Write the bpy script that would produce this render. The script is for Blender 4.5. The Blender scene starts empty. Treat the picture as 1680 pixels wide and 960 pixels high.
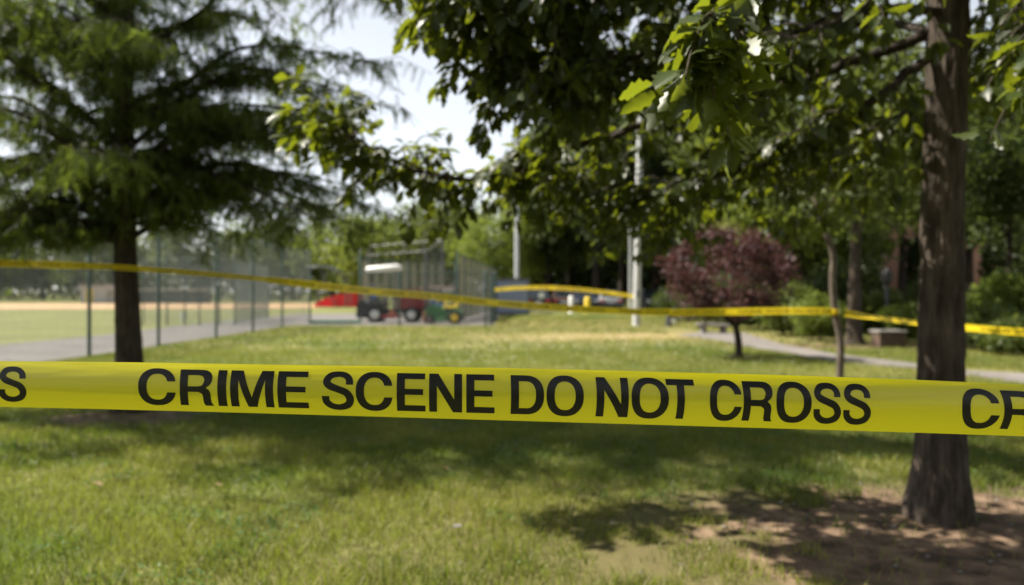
import bpy, bmesh, math, random
import numpy as np
from mathutils import Vector, Matrix
from mathutils.geometry import tessellate_polygon
random.seed(7); rng = np.random.default_rng(11)
R = math.radians; PI = math.pi
S = bpy.context.scene; C = S.collection

# ------------------------------------------------------------ camera, sky, sun
CAMH = 1.3; FPX = 1307.0
cd = bpy.data.cameras.new('camera'); cam = bpy.data.objects.new('camera', cd); C.objects.link(cam)
cam.location = (0, 0, CAMH); cam.rotation_euler = (R(90), 0, 0)
cd.lens = 28.0; cd.sensor_width = 36.0; cd.clip_start = 0.05; cd.clip_end = 3000
cd.dof.use_dof = True; cd.dof.focus_distance = 1.2; cd.dof.aperture_fstop = 3.3
S.camera = cam
SUN_EL = 55.0; SUN_AZ = (-0.97, 0.26)      # the sun stands to the left and a little beyond
w = bpy.data.worlds.new('World'); S.world = w; w.use_nodes = True
wn = w.node_tree.nodes; wl = w.node_tree.links; bg = wn['Background']
sky = wn.new('ShaderNodeTexSky'); sky.sky_type = 'NISHITA'; sky.sun_disc = False
sky.sun_elevation = R(SUN_EL); sky.sun_rotation = math.atan2(SUN_AZ[0], SUN_AZ[1])
sky.air_density = 1.0; sky.dust_density = 0.6; sky.ozone_density = 1.0; sky.altitude = 0
hs = wn.new('ShaderNodeHueSaturation'); hs.inputs['Saturation'].default_value = 0.30; hs.inputs['Value'].default_value = 1.25
wl.new(sky.outputs[0], hs.inputs['Color']); wl.new(hs.outputs[0], bg.inputs[0]); bg.inputs[1].default_value = 0.055
sd = bpy.data.lights.new('sun', 'SUN'); sd.energy = 5.0; sd.angle = R(0.6); sd.color = (1.0, 0.93, 0.80)
sun = bpy.data.objects.new('sun', sd); C.objects.link(sun)
sdir = Vector((SUN_AZ[0] * math.cos(R(SUN_EL)), SUN_AZ[1] * math.cos(R(SUN_EL)), math.sin(R(SUN_EL))))
sun.rotation_euler = sdir.to_track_quat('Z', 'Y').to_euler()
S.view_settings.view_transform = 'Standard'; S.view_settings.look = 'None'
S.view_settings.gamma = 1.0; S.view_settings.exposure = 1.55
S.render.engine = 'CYCLES'
S.cycles.use_denoising = True; S.cycles.max_bounces = 8; S.cycles.diffuse_bounces = 4
S.cycles.transmission_bounces = 6; S.cycles.sample_clamp_indirect = 6.0

# ------------------------------------------------------------ measuring helpers
def P(x, y, d):   # a point seen at (x, y) of the 1680x960 photograph, d metres away
    return Vector(((x - 840) / FPX * d, d, CAMH - (y - 480) / FPX * d))
def G(x, y):      # the ground point seen there
    d = CAMH * FPX / (y - 480.0); return Vector(((x - 840) / FPX * d, d, 0))
def GX(x, d): return (x - 840) / FPX * d

# ------------------------------------------------------------ materials
MATS = {}
def newmat(name):
    m = bpy.data.materials.new(name); m.use_nodes = True; MATS[name] = m
    nt = m.node_tree; return m, nt, nt.nodes, nt.links, nt.nodes['Principled BSDF']
def simple(name, col, rough=0.6, metal=0.0, var=0.25, scale=6.0, bump=0.15, spec=0.5):
    m, nt, n, l, b = newmat(name)
    tc = n.new('ShaderNodeTexCoord'); no = n.new('ShaderNodeTexNoise'); no.inputs['Scale'].default_value = scale; no.inputs['Detail'].default_value = 6
    l.new(tc.outputs['Object'], no.inputs['Vector'])
    cr = n.new('ShaderNodeValToRGB'); cr.color_ramp.elements[0].position = 0.3; cr.color_ramp.elements[1].position = 0.7
    cr.color_ramp.elements[0].color = tuple(c * (1 - var) for c in col) + (1,); cr.color_ramp.elements[1].color = tuple(min(1, c * (1 + var)) for c in col) + (1,)
    l.new(no.outputs['Fac'], cr.inputs['Fac']); l.new(cr.outputs['Color'], b.inputs['Base Color'])
    b.inputs['Roughness'].default_value = rough; b.inputs['Metallic'].default_value = metal; b.inputs['Specular IOR Level'].default_value = spec
    if bump:
        bp = n.new('ShaderNodeBump'); bp.inputs['Strength'].default_value = bump; bp.inputs['Distance'].default_value = 0.02
        l.new(no.outputs['Fac'], bp.inputs['Height']); l.new(bp.outputs['Normal'], b.inputs['Normal'])
    return m
def leafmat(name, dark, light, trans, tfac=0.4, rough=0.5, spec=0.2):
    m, nt, n, l, b = newmat(name)
    at = n.new('ShaderNodeAttribute'); at.attribute_name = 'tint'
    oi = n.new('ShaderNodeObjectInfo')
    ad = n.new('ShaderNodeMath'); ad.operation = 'ADD'; l.new(at.outputs['Fac'], ad.inputs[0])
    mu = n.new('ShaderNodeMath'); mu.operation = 'MULTIPLY'; mu.inputs[1].default_value = 0.25
    l.new(oi.outputs['Random'], mu.inputs[0]); l.new(mu.outputs[0], ad.inputs[1])
    cr = n.new('ShaderNodeValToRGB'); cr.color_ramp.elements[0].color = dark + (1,); cr.color_ramp.elements[1].color = light + (1,)
    l.new(ad.outputs[0], cr.inputs['Fac']); l.new(cr.outputs[0], b.inputs['Base Color'])
    b.inputs['Roughness'].default_value = rough; b.inputs['Specular IOR Level'].default_value = spec
    tr = n.new('ShaderNodeBsdfTranslucent')
    mx = n.new('ShaderNodeMixRGB'); mx.inputs[0].default_value = 0.6; mx.inputs[2].default_value = trans + (1,)
    l.new(cr.outputs[0], mx.inputs[1]); l.new(mx.outputs[0], tr.inputs['Color'])
    ms = n.new('ShaderNodeMixShader'); ms.inputs[0].default_value = tfac
    l.new(b.outputs[0], ms.inputs[1]); l.new(tr.outputs[0], ms.inputs[2])
    l.new(ms.outputs[0], n['Material Output'].inputs['Surface'])
    return m
def barkmat(name, c0, c1, scale=9.0):
    m, nt, n, l, b = newmat(name)
    tc = n.new('ShaderNodeTexCoord'); mp = n.new('ShaderNodeMapping'); mp.inputs['Scale'].default_value = (1, 1, 0.16)
    l.new(tc.outputs['Object'], mp.inputs['Vector'])
    no = n.new('ShaderNodeTexNoise'); no.inputs['Scale'].default_value = scale * 3; no.inputs['Detail'].default_value = 8; no.inputs['Roughness'].default_value = 0.65
    l.new(mp.outputs[0], no.inputs['Vector'])
    cr = n.new('ShaderNodeValToRGB'); cr.color_ramp.elements[0].position = 0.35; cr.color_ramp.elements[1].position = 0.68
    cr.color_ramp.elements[0].color = c0 + (1,); cr.color_ramp.elements[1].color = c1 + (1,)
    l.new(no.outputs['Fac'], cr.inputs['Fac']); l.new(cr.outputs[0], b.inputs['Base Color'])
    bp = n.new('ShaderNodeBump'); bp.inputs['Strength'].default_value = 0.8; bp.inputs['Distance'].default_value = 0.02
    l.new(no.outputs['Fac'], bp.inputs['Height']); l.new(bp.outputs[0], b.inputs['Normal'])
    b.inputs['Roughness'].default_value = 0.9; b.inputs['Specular IOR Level'].default_value = 0.2
    return m

M_OAK = leafmat('oak_leaf', (0.014, 0.023, 0.006), (0.040, 0.058, 0.011), (0.34, 0.40, 0.014), 0.35, 0.42, 0.3)
M_CYP = leafmat('cypress_needles', (0.022, 0.036, 0.011), (0.072, 0.094, 0.022), (0.24, 0.32, 0.035), 0.42, 0.5, 0.2)
M_TD = leafmat('dark_tree_leaf', (0.014, 0.023, 0.008), (0.044, 0.064, 0.018), (0.14, 0.19, 0.03), 0.32)
M_TB = leafmat('bright_tree_leaf', (0.055, 0.080, 0.015), (0.15, 0.19, 0.035), (0.34, 0.42, 0.06), 0.40)
M_TM = leafmat('mid_tree_leaf', (0.028, 0.044, 0.012), (0.080, 0.104, 0.026), (0.24, 0.29, 0.04), 0.36)
M_PUR = leafmat('plum_leaf', (0.022, 0.011, 0.012), (0.115, 0.050, 0.050), (0.18, 0.07, 0.06), 0.25)
M_GRASS = leafmat('grass_blade', (0.034, 0.062, 0.009), (0.23, 0.210, 0.050), (0.27, 0.37, 0.028), 0.36, 0.5, 0.3)
M_WEED = leafmat('weed_leaf', (0.03, 0.07, 0.014), (0.07, 0.13, 0.026), (0.15, 0.28, 0.03), 0.3)
M_CLOVER = simple('clover_flower', (0.75, 0.72, 0.62), 0.8, bump=0)
M_BARK = barkmat('oak_bark', (0.022, 0.017, 0.013), (0.098, 0.077, 0.060))
M_BARK2 = barkmat('cypress_bark', (0.022, 0.017, 0.012), (0.080, 0.062, 0.046))
M_BARK3 = barkmat('young_bark', (0.07, 0.056, 0.043), (0.18, 0.145, 0.115), 14)
M_BARKD = barkmat('dark_bark', (0.015, 0.012, 0.010), (0.055, 0.042, 0.032))
M_POST = simple('green_powder_coat', (0.018, 0.045, 0.036), 0.45)
M_WIRE = simple('green_vinyl_wire', (0.19, 0.21, 0.195), 0.5, bump=0)
M_GALV = simple('galvanised_steel', (0.09, 0.092, 0.095), 0.5, 0.2, 0.12)
M_WIRED = simple('dark_vinyl_wire', (0.045, 0.055, 0.050), 0.5, bump=0)
M_SLAT = simple('privacy_slat', (0.30, 0.285, 0.19), 0.6, 0, 0.12)
M_WHITE = simple('white_paint', (0.78, 0.78, 0.76), 0.4, 0, 0.05)
M_POLE = simple('pale_grey_pole', (0.48, 0.485, 0.49), 0.5, 0, 0.08, 3)
M_RED = simple('red_paint', (0.17, 0.010, 0.016), 0.35, 0, 0.12)
M_REDT = simple('red_canvas', (0.62, 0.018, 0.025), 0.7, 0, 0.12)
M_GRN = simple('green_paint', (0.035, 0.13, 0.045), 0.4, 0, 0.1)
M_YEL = simple('yellow_paint', (0.70, 0.50, 0.03), 0.4, 0, 0.1)
M_BLK = simple('black_rubber', (0.018, 0.018, 0.018), 0.75, 0, 0.2)
M_DARK = simple('dark_metal', (0.035, 0.035, 0.038), 0.5, 0.3)
M_ORG = simple('orange_plastic', (0.42, 0.16, 0.06), 0.6, 0, 0.08)
M_BLUE = simple('blue_cloth', (0.08, 0.17, 0.42), 0.7, 0, 0.15)
M_BRN = simple('brown_plastic', (0.20, 0.14, 0.12), 0.5, 0, 0.1)
M_CONT = simple('blue_grey_steel', (0.26, 0.31, 0.42), 0.5, 0, 0.08)
M_STONE = simple('pale_stone', (0.17, 0.16, 0.145), 0.85, 0, 0.2)
M_GLASS = simple('dark_glass', (0.02, 0.025, 0.03), 0.08, 0, 0.05, bump=0)
M_CHROME = simple('wheel_alloy', (0.55, 0.55, 0.55), 0.3, 0.7, 0.05)
M_CARD = simple('car_paint_black', (0.02, 0.022, 0.028), 0.2, 0, 0.05, bump=0)
M_CARS = simple('car_paint_silver', (0.45, 0.47, 0.50), 0.25, 0.4, 0.05, bump=0)
M_CARB = simple('car_paint_blue', (0.03, 0.04, 0.07), 0.2, 0.1, 0.05, bump=0)
M_CARM = simple('car_paint_maroon', (0.10, 0.055, 0.05), 0.2, 0.1, 0.05, bump=0)
M_CARW = simple('car_paint_white', (0.75, 0.76, 0.78), 0.2, 0, 0.03, bump=0)
M_LAMPR = simple('lamp_lens_red', (0.5, 0.02, 0.02), 0.2, 0, 0.05, bump=0)
M_DRY = simple('dry_leaf', (0.22, 0.13, 0.07), 0.8, 0, 0.3)
M_PAPER = simple('white_paper', (0.75, 0.75, 0.72), 0.8, 0, 0.05)
M_INK = simple('black_print', (0.008, 0.008, 0.009), 0.25, 0, 0.0, bump=0, spec=0.28)

# yellow polythene tape: glossy, a little see-through to light
M_TAPE, nt, n, l, b = newmat('yellow_tape')
b.inputs['Base Color'].default_value = (0.58, 0.53, 0.004, 1); b.inputs['Roughness'].default_value = 0.30
b.inputs['Specular IOR Level'].default_value = 0.8
tr = n.new('ShaderNodeBsdfTranslucent'); tr.inputs['Color'].default_value = (0.58, 0.53, 0.004, 1)
ms = n.new('ShaderNodeMixShader'); ms.inputs[0].default_value = 0.14
l.new(b.outputs[0], ms.inputs[1]); l.new(tr.outputs[0], ms.inputs[2]); l.new(ms.outputs[0], n['Material Output'].inputs['Surface'])
tc = n.new('ShaderNodeTexCoord'); mp = n.new('ShaderNodeMapping'); mp.inputs['Scale'].default_value = (2.0, 2.0, 18.0); l.new(tc.outputs['Object'], mp.inputs['Vector'])
no = n.new('ShaderNodeTexNoise'); no.inputs['Scale'].default_value = 2.5; l.new(mp.outputs[0], no.inputs['Vector'])
bp = n.new('ShaderNodeBump'); bp.inputs['Strength'].default_value = 0.12; bp.inputs['Distance'].default_value = 0.01
l.new(no.outputs['Fac'], bp.inputs['Height']); l.new(bp.outputs[0], b.inputs['Normal'])

M_TAPE2 = M_TAPE.copy(); M_TAPE2.name = 'sunlit_yellow_tape'  # same tape, with its sunlit brightness put into the base colour
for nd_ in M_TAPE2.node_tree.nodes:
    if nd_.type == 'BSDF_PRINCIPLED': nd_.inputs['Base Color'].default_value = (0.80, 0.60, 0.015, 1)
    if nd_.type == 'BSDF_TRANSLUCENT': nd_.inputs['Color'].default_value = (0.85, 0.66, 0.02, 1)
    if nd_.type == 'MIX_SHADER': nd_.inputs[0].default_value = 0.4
# lawn sheet: soil and thatch between the blades, worn dry patches, bare earth round the two near trees
def patchmix(n, l, vec, prev, centre, rad, col, soft=0.35, nsc=1.2, amp=0.55):
    sb = n.new('ShaderNodeVectorMath'); sb.operation = 'SUBTRACT'; l.new(vec, sb.inputs[0]); sb.inputs[1].default_value = (centre[0], centre[1], 0)
    dv = n.new('ShaderNodeVectorMath'); dv.operation = 'DIVIDE'; l.new(sb.outputs[0], dv.inputs[0]); dv.inputs[1].default_value = (rad[0], rad[1], 1)
    ln = n.new('ShaderNodeVectorMath'); ln.operation = 'LENGTH'; l.new(dv.outputs[0], ln.inputs[0])
    nz = n.new('ShaderNodeTexNoise'); nz.inputs['Scale'].default_value = nsc; nz.inputs['Detail'].default_value = 5; l.new(vec, nz.inputs['Vector'])
    ma = n.new('ShaderNodeMath'); ma.operation = 'MULTIPLY_ADD'; l.new(nz.outputs['Fac'], ma.inputs[0]); ma.inputs[1].default_value = amp * 2; l.new(ln.outputs['Value'], ma.inputs[2])
    mr = n.new('ShaderNodeMapRange'); l.new(ma.outputs[0], mr.inputs[0]); mr.inputs[1].default_value = 1 + amp + soft; mr.inputs[2].default_value = 1 + amp - soft
    mx = n.new('ShaderNodeMixRGB'); l.new(mr.outputs[0], mx.inputs[0]); l.new(prev, mx.inputs[1])
    if isinstance(col, tuple): mx.inputs[2].default_value = col + (1,)
    else: l.new(col, mx.inputs[2])
    return mx.outputs[0]
def noisecol(n, l, vec, c0, c1, scale, p0=0.35, p1=0.65, detail=8):
    nz = n.new('ShaderNodeTexNoise'); nz.inputs['Scale'].default_value = scale; nz.inputs['Detail'].default_value = detail; l.new(vec, nz.inputs['Vector'])
    cr = n.new('ShaderNodeValToRGB'); cr.color_ramp.elements[0].position = p0; cr.color_ramp.elements[1].position = p1
    cr.color_ramp.elements[0].color = c0 + (1,); cr.color_ramp.elements[1].color = c1 + (1,)
    l.new(nz.outputs['Fac'], cr.inputs[0]); return cr.outputs[0], nz
M_LAWN, nt, n, l, b = newmat('lawn_ground')
geo = n.new('ShaderNodeNewGeometry'); vec = geo.outputs['Position']
c1, _ = noisecol(n, l, vec, (0.065, 0.086, 0.020), (0.165, 0.150, 0.055), 0.35, 0.38, 0.66)
c2, nzf = noisecol(n, l, vec, (0.6, 0.6, 0.6), (1.2, 1.2, 1.2), 9.0)
mm = n.new('ShaderNodeMixRGB'); mm.blend_type = 'MULTIPLY'; mm.inputs[0].default_value = 1; l.new(c1, mm.inputs[1]); l.new(c2, mm.inputs[2])
cur = mm.outputs[0]
soil, _ = noisecol(n, l, vec, (0.055, 0.038, 0.026), (0.180, 0.123, 0.082), 6.0)
tan = (0.21, 0.165, 0.078)
cur = patchmix(n, l, vec, cur, (3.9, 23.8), (5.2, 2.4), tan, 0.9, 0.8)
cur = patchmix(n, l, vec, cur, (1.6, 33.0), (6.5, 4.0), tan, 0.9, 0.6)
cur = patchmix(n, l, vec, cur, (2.2, 3.9), (2.9, 2.0), (0.085, 0.074, 0.032), 0.5, 1.2)
cur = patchmix(n, l, vec, cur, (2.65, 4.15), (1.55, 1.1), soil, 0.12, 2.2, 0.8)
cur = patchmix(n, l, vec, cur, (-3.9, 8.2), (1.0, 0.55), soil, 0.25, 1.6)
cur = patchmix(n, l, vec, cur, (8.6, 19.5), (3.0, 1.0), soil, 0.3, 1.0)
l.new(cur, b.inputs['Base Color']); b.inputs['Roughness'].default_value = 0.95; b.inputs['Specular IOR Level'].default_value = 0.1
bp = n.new('ShaderNodeBump'); bp.inputs['Strength'].default_value = 0.7; bp.inputs['Distance'].default_value = 0.04
l.new(nzf.outputs['Fac'], bp.inputs['Height']); l.new(bp.outputs[0], b.inputs['Normal'])
def groundmat(name, c0, c1, sc, fine=40, rough=0.9):
    m, nt, n, l, b = newmat(name); geo = n.new('ShaderNodeNewGeometry'); vec = geo.outputs['Position']
    c, _ = noisecol(n, l, vec, c0, c1, sc); f, nz = noisecol(n, l, vec, (0.75,) * 3, (1.2,) * 3, fine)
    mm = n.new('ShaderNodeMixRGB'); mm.blend_type = 'MULTIPLY'; mm.inputs[0].default_value = 1; l.new(c, mm.inputs[1]); l.new(f, mm.inputs[2])
    l.new(mm.outputs[0], b.inputs['Base Color']); b.inputs['Roughness'].default_value = rough; b.inputs['Specular IOR Level'].default_value = 0.25
    bp = n.new('ShaderNodeBump'); bp.inputs['Strength'].default_value = 0.4; bp.inputs['Distance'].default_value = 0.01
    l.new(nz.outputs['Fac'], bp.inputs['Height']); l.new(bp.outputs[0], b.inputs['Normal']); return m
M_ASPH = groundmat('worn_asphalt', (0.085, 0.080, 0.077), (0.125, 0.117, 0.112), 0.6)
M_FOOT = groundmat('footpath_asphalt', (0.105, 0.095, 0.090), (0.155, 0.140, 0.130), 1.2)
M_ROAD = groundmat('street_asphalt', (0.05, 0.05, 0.05), (0.08, 0.08, 0.08), 0.3)
M_OUTF = groundmat('mown_outfield', (0.085, 0.095, 0.022), (0.125, 0.130, 0.034), 0.25, 14)
M_INF = groundmat('infield_clay', (0.30, 0.185, 0.10), (0.38, 0.25, 0.14), 0.3)
M_CURB = groundmat('concrete_edge', (0.30, 0.29, 0.27), (0.40, 0.38, 0.35), 2.0)
# brick wall far away: courses too fine to tell apart
M_BRICK, nt, n, l, b = newmat('brick_wall')
tc = n.new('ShaderNodeTexCoord'); mp = n.new('ShaderNodeMapping'); mp.inputs['Rotation'].default_value = (R(90), 0, 0); l.new(tc.outputs['Object'], mp.inputs[0])
br = n.new('ShaderNodeTexBrick'); br.inputs['Scale'].default_value = 4.5; l.new(mp.outputs[0], br.inputs[0])
br.inputs['Color1'].default_value = (0.42, 0.17, 0.10, 1); br.inputs['Color2'].default_value = (0.52, 0.24, 0.15, 1); br.inputs['Mortar'].default_value = (0.5, 0.42, 0.36, 1)
l.new(br.outputs[0], b.inputs['Base Color']); b.inputs['Roughness'].default_value = 0.9

# ------------------------------------------------------------ mesh helpers
class MB:
    def __init__(s): s.v = []; s.f = []
    def add(s, vs, fs):
        o = len(s.v); s.v += [tuple(p) for p in vs]; s.f += [tuple(i + o for i in f) for f in fs]; return s
    def box(s, c, size, rz=0.0, rx=0.0, ry=0.0, bev=0.0):
        hx, hy, hz = size[0] / 2, size[1] / 2, size[2] / 2
        m = Matrix.Translation(Vector(c)) @ Matrix.Rotation(rz, 4, 'Z') @ Matrix.Rotation(ry, 4, 'Y') @ Matrix.Rotation(rx, 4, 'X')
        bv = min(bev, hx * .9, hy * .9, hz * .9)
        if bv <= 0:
            vs = [m @ Vector((x, y, z)) for z in (-hz, hz) for x, y in ((-hx, -hy), (hx, -hy), (hx, hy), (-hx, hy))]
            return s.add(vs, [(3, 2, 1, 0), (4, 5, 6, 7), (0, 1, 5, 4), (1, 2, 6, 5), (2, 3, 7, 6), (3, 0, 4, 7)])
        bm = bmesh.new(); bmesh.ops.create_cube(bm, size=1.0)
        for v in bm.verts: v.co = Vector((v.co.x * size[0], v.co.y * size[1], v.co.z * size[2]))
        bmesh.ops.bevel(bm, geom=bm.edges[:], offset=bv, segments=2, affect='EDGES', profile=0.5)
        bm.verts.index_update()
        s.add([m @ v.co for v in bm.verts], [[v.index for v in f.verts] for f in bm.faces]); bm.free(); return s
    def tube(s, pts, rad, n=8, cap=True):
        pts = [Vector(p) for p in pts]; k = len(pts)
        if not hasattr(rad, '__len__'): rad = [rad] * k
        T = [(pts[min(i + 1, k - 1)] - pts[max(i - 1, 0)]).normalized() for i in range(k)]
        up = Vector((0, 0, 1)) if abs(T[0].z) < 0.9 else Vector((1, 0, 0))
        a = T[0].cross(up).normalized(); vs = []
        for i in range(k):
            a = (a - T[i] * a.dot(T[i])).normalized(); bb = T[i].cross(a)
            for j in range(n):
                t = 2 * PI * j / n; vs.append(pts[i] + (a * math.cos(t) + bb * math.sin(t)) * rad[i])
        fs = [(i * n + j, i * n + (j + 1) % n, (i + 1) * n + (j + 1) % n, (i + 1) * n + j) for i in range(k - 1) for j in range(n)]
        if cap:   # caps on vertices of their own, so that smooth sides shade straight
            vs += vs[:n] + vs[(k - 1) * n:k * n]; fs += [tuple(range(k * n, k * n + n))[::-1], tuple(range(k * n + n, k * n + 2 * n))]
        return s.add(vs, fs)
    def lathe(s, prof, c, axis='Y', n=20):   # prof: list of (r, t)
        vs = []; k = len(prof)
        for r, t in prof:
            for j in range(n):
                a = 2 * PI * j / n; x, y = r * math.cos(a), r * math.sin(a)
                p = {'Y': (x, t, y), 'Z': (x, y, t), 'X': (t, x, y)}[axis]
                vs.append((c[0] + p[0], c[1] + p[1], c[2] + p[2]))
        fs = [(i * n + j, i * n + (j + 1) % n, (i + 1) * n + (j + 1) % n, (i + 1) * n + j) for i in range(k - 1) for j in range(n)]
        vs += vs[:n] + vs[(k - 1) * n:k * n]; fs += [tuple(range(k * n, k * n + n))[::-1], tuple(range(k * n + n, k * n + 2 * n))]
        return s.add(vs, fs)
    def prism(s, poly, y0, y1, o=(0, 0, 0)):  # side outline (x, z) pushed along y
        k = len(poly); vs = [(o[0] + x, o[1] + y0, o[2] + z) for x, z in poly] + [(o[0] + x, o[1] + y1, o[2] + z) for x, z in poly]
        fs = [tuple(range(k)), tuple(range(2 * k - 1, k - 1, -1))] + [(i, i + k, (i + 1) % k + k, (i + 1) % k) for i in range(k)]
        return s.add(vs, fs)
    def build(s, name, m, parent=None, smooth=False, kind=None):
        me = bpy.data.meshes.new(name); me.from_pydata(s.v, [], s.f); me.update()
        me.materials.append(m)
        if smooth: me.polygons.foreach_set('use_smooth', [True] * len(me.polygons))
        o = bpy.data.objects.new(name, me); C.objects.link(o)
        if parent: o.parent = parent; o.matrix_parent_inverse = Matrix.Translation(-Vector(parent.location))
        if kind: o['kind'] = kind
        return o
def thing(name, label, cat, loc=(0, 0, 0), group=None):
    o = bpy.data.objects.new(name, None); C.objects.link(o); o.location = loc; o.empty_display_size = 0.2
    return tag(o, label, cat, group)
def tag(o, label, cat, group=None):
    o['label'] = label; o['category'] = cat
    if group: o['group'] = group
    return o
def npmesh(name, verts, faces, m, parent=None, tint=None, kind=None, smooth=False, link=True):
    """faces: (n,3) or (n,4) array"""
    me = bpy.data.meshes.new(name); nf, k = faces.shape
    me.vertices.add(len(verts)); me.vertices.foreach_set('co', verts.astype(np.float32).ravel())
    me.loops.add(nf * k); me.loops.foreach_set('vertex_index', faces.astype(np.int32).ravel())
    me.polygons.add(nf); me.polygons.foreach_set('loop_start', np.arange(0, nf * k, k, dtype=np.int32))
    me.update(calc_edges=True); me.materials.append(m)
    if smooth: me.polygons.foreach_set('use_smooth', np.ones(nf, dtype=bool))
    if tint is not None:
        a = me.attributes.new('tint', 'FLOAT', 'FACE'); a.data.foreach_set('value', tint.astype(np.float32))
    if not link: return me
    o = bpy.data.objects.new(name, me); C.objects.link(o)
    if parent: o.parent = parent; o.matrix_parent_inverse = Matrix.Translation(-Vector(parent.location))
    if kind: o['kind'] = kind
    return o
def unit(a): return a / np.maximum(np.linalg.norm(a, axis=-1, keepdims=True), 1e-9)
def frames(axis, normal):
    x = unit(axis); z = unit(normal - x * (normal * x).sum(-1, keepdims=True)); y = np.cross(z, x); return x, y, z
def scatter(lv, lf, pos, x, y, z, size):
    n = len(pos); k = len(lv)
    V = pos[:, None, :] + size[:, None, None] * (lv[None, :, 0:1] * x[:, None, :] + lv[None, :, 1:2] * y[:, None, :] + lv[None, :, 2:3] * z[:, None, :])
    F = lf[None] + (np.arange(n) * k)[:, None, None]
    return V.reshape(-1, 3), F.reshape(-1, lf.shape[1])
def catmull(pts, m=8):
    pts = [Vector(p) for p in pts]; out = []
    q = [pts[0] * 2 - pts[1]] + pts + [pts[-1] * 2 - pts[-2]]
    for i in range(1, len(q) - 2):
        for j in range(m):
            t = j / m; a, b_, c_, d_ = q[i - 1], q[i], q[i + 1], q[i + 2]
            out.append(0.5 * ((2 * b_) + (-a + c_) * t + (2 * a - 5 * b_ + 4 * c_ - d_) * t * t + (-a + 3 * b_ - 3 * c_ + d_) * t ** 3))
    out.append(pts[-1]); return out
GRID = rng.random((64, 64))
def vnoise(x, y):   # smooth value noise, tiles every 64
    xi = np.floor(x).astype(int); yi = np.floor(y).astype(int); fx = x - xi; fy = y - yi
    fx = fx * fx * (3 - 2 * fx); fy = fy * fy * (3 - 2 * fy); g = lambda a, b_: GRID[a % 64, b_ % 64]
    return (g(xi, yi) * (1 - fx) + g(xi + 1, yi) * fx) * (1 - fy) + (g(xi, yi + 1) * (1 - fx) + g(xi + 1, yi + 1) * fx) * fy

# ------------------------------------------------------------ the ground and its sheets
def sheet(name, poly, z, m):
    o = MB().add([(x, y, z) for x, y in poly], [tuple(range(len(poly)))]).build(name, m); o['kind'] = 'structure'; return o
sheet('ground', [(-1200, -600), (1200, -600), (1200, 1500), (-1200, 1500)], 0.0, M_LAWN)
sheet('outfield_lawn', [(-90, 8), (-12.6, 8), (-12.4, 24), (-12.9, 30), (-12.9, 48), (-10, 49), (-10, 110), (-90, 110)], 0.004, M_OUTF)
infield = [(-90, 62), (-60, 61.5), (-40, 62), (-26, 63), (-18, 66), (-14, 72), (-14, 84), (-24, 92), (-90, 94)]
sheet('infield_clay', infield, 0.008, M_INF)
sheet('asphalt_path', [(-12.6, 6), (-8.7, 6), (-8.68, 31.4), (-0.7, 31.2), (-0.7, 68), (-9.5, 68), (-9.6, 49), (-12.9, 48), (-12.9, 30), (-12.35, 24), (-12.7, 19)], 0.012, M_ASPH)
pu = [(1150, 545), (1220, 546), (1287, 566), (1370, 581), (1503, 597), (1587, 608), (1680, 613)]
pl = [(1110, 550), (1180, 559), (1220, 568), (1370, 594), (1503, 606), (1680, 629)]
up = [G(*p) for p in pu]; lo = [G(*p) for p in pl]
up.append(Vector((16, 10.2, 0))); lo.append(Vector((14, 8.6, 0)))
sheet('footpath', [(p.x, p.y) for p in up] + [(p.x, p.y) for p in reversed(lo)], 0.006, M_FOOT)
sheet('street', [(-6, 54), (60, 50), (60, 58), (-6, 62)], 0.008, M_ROAD)
kb = MB().box((27, 51.9, 0.06), (66, 0.18, 0.12), rz=-math.atan2(4, 66)).build('kerb', M_CURB); kb['kind'] = 'structure'

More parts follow.
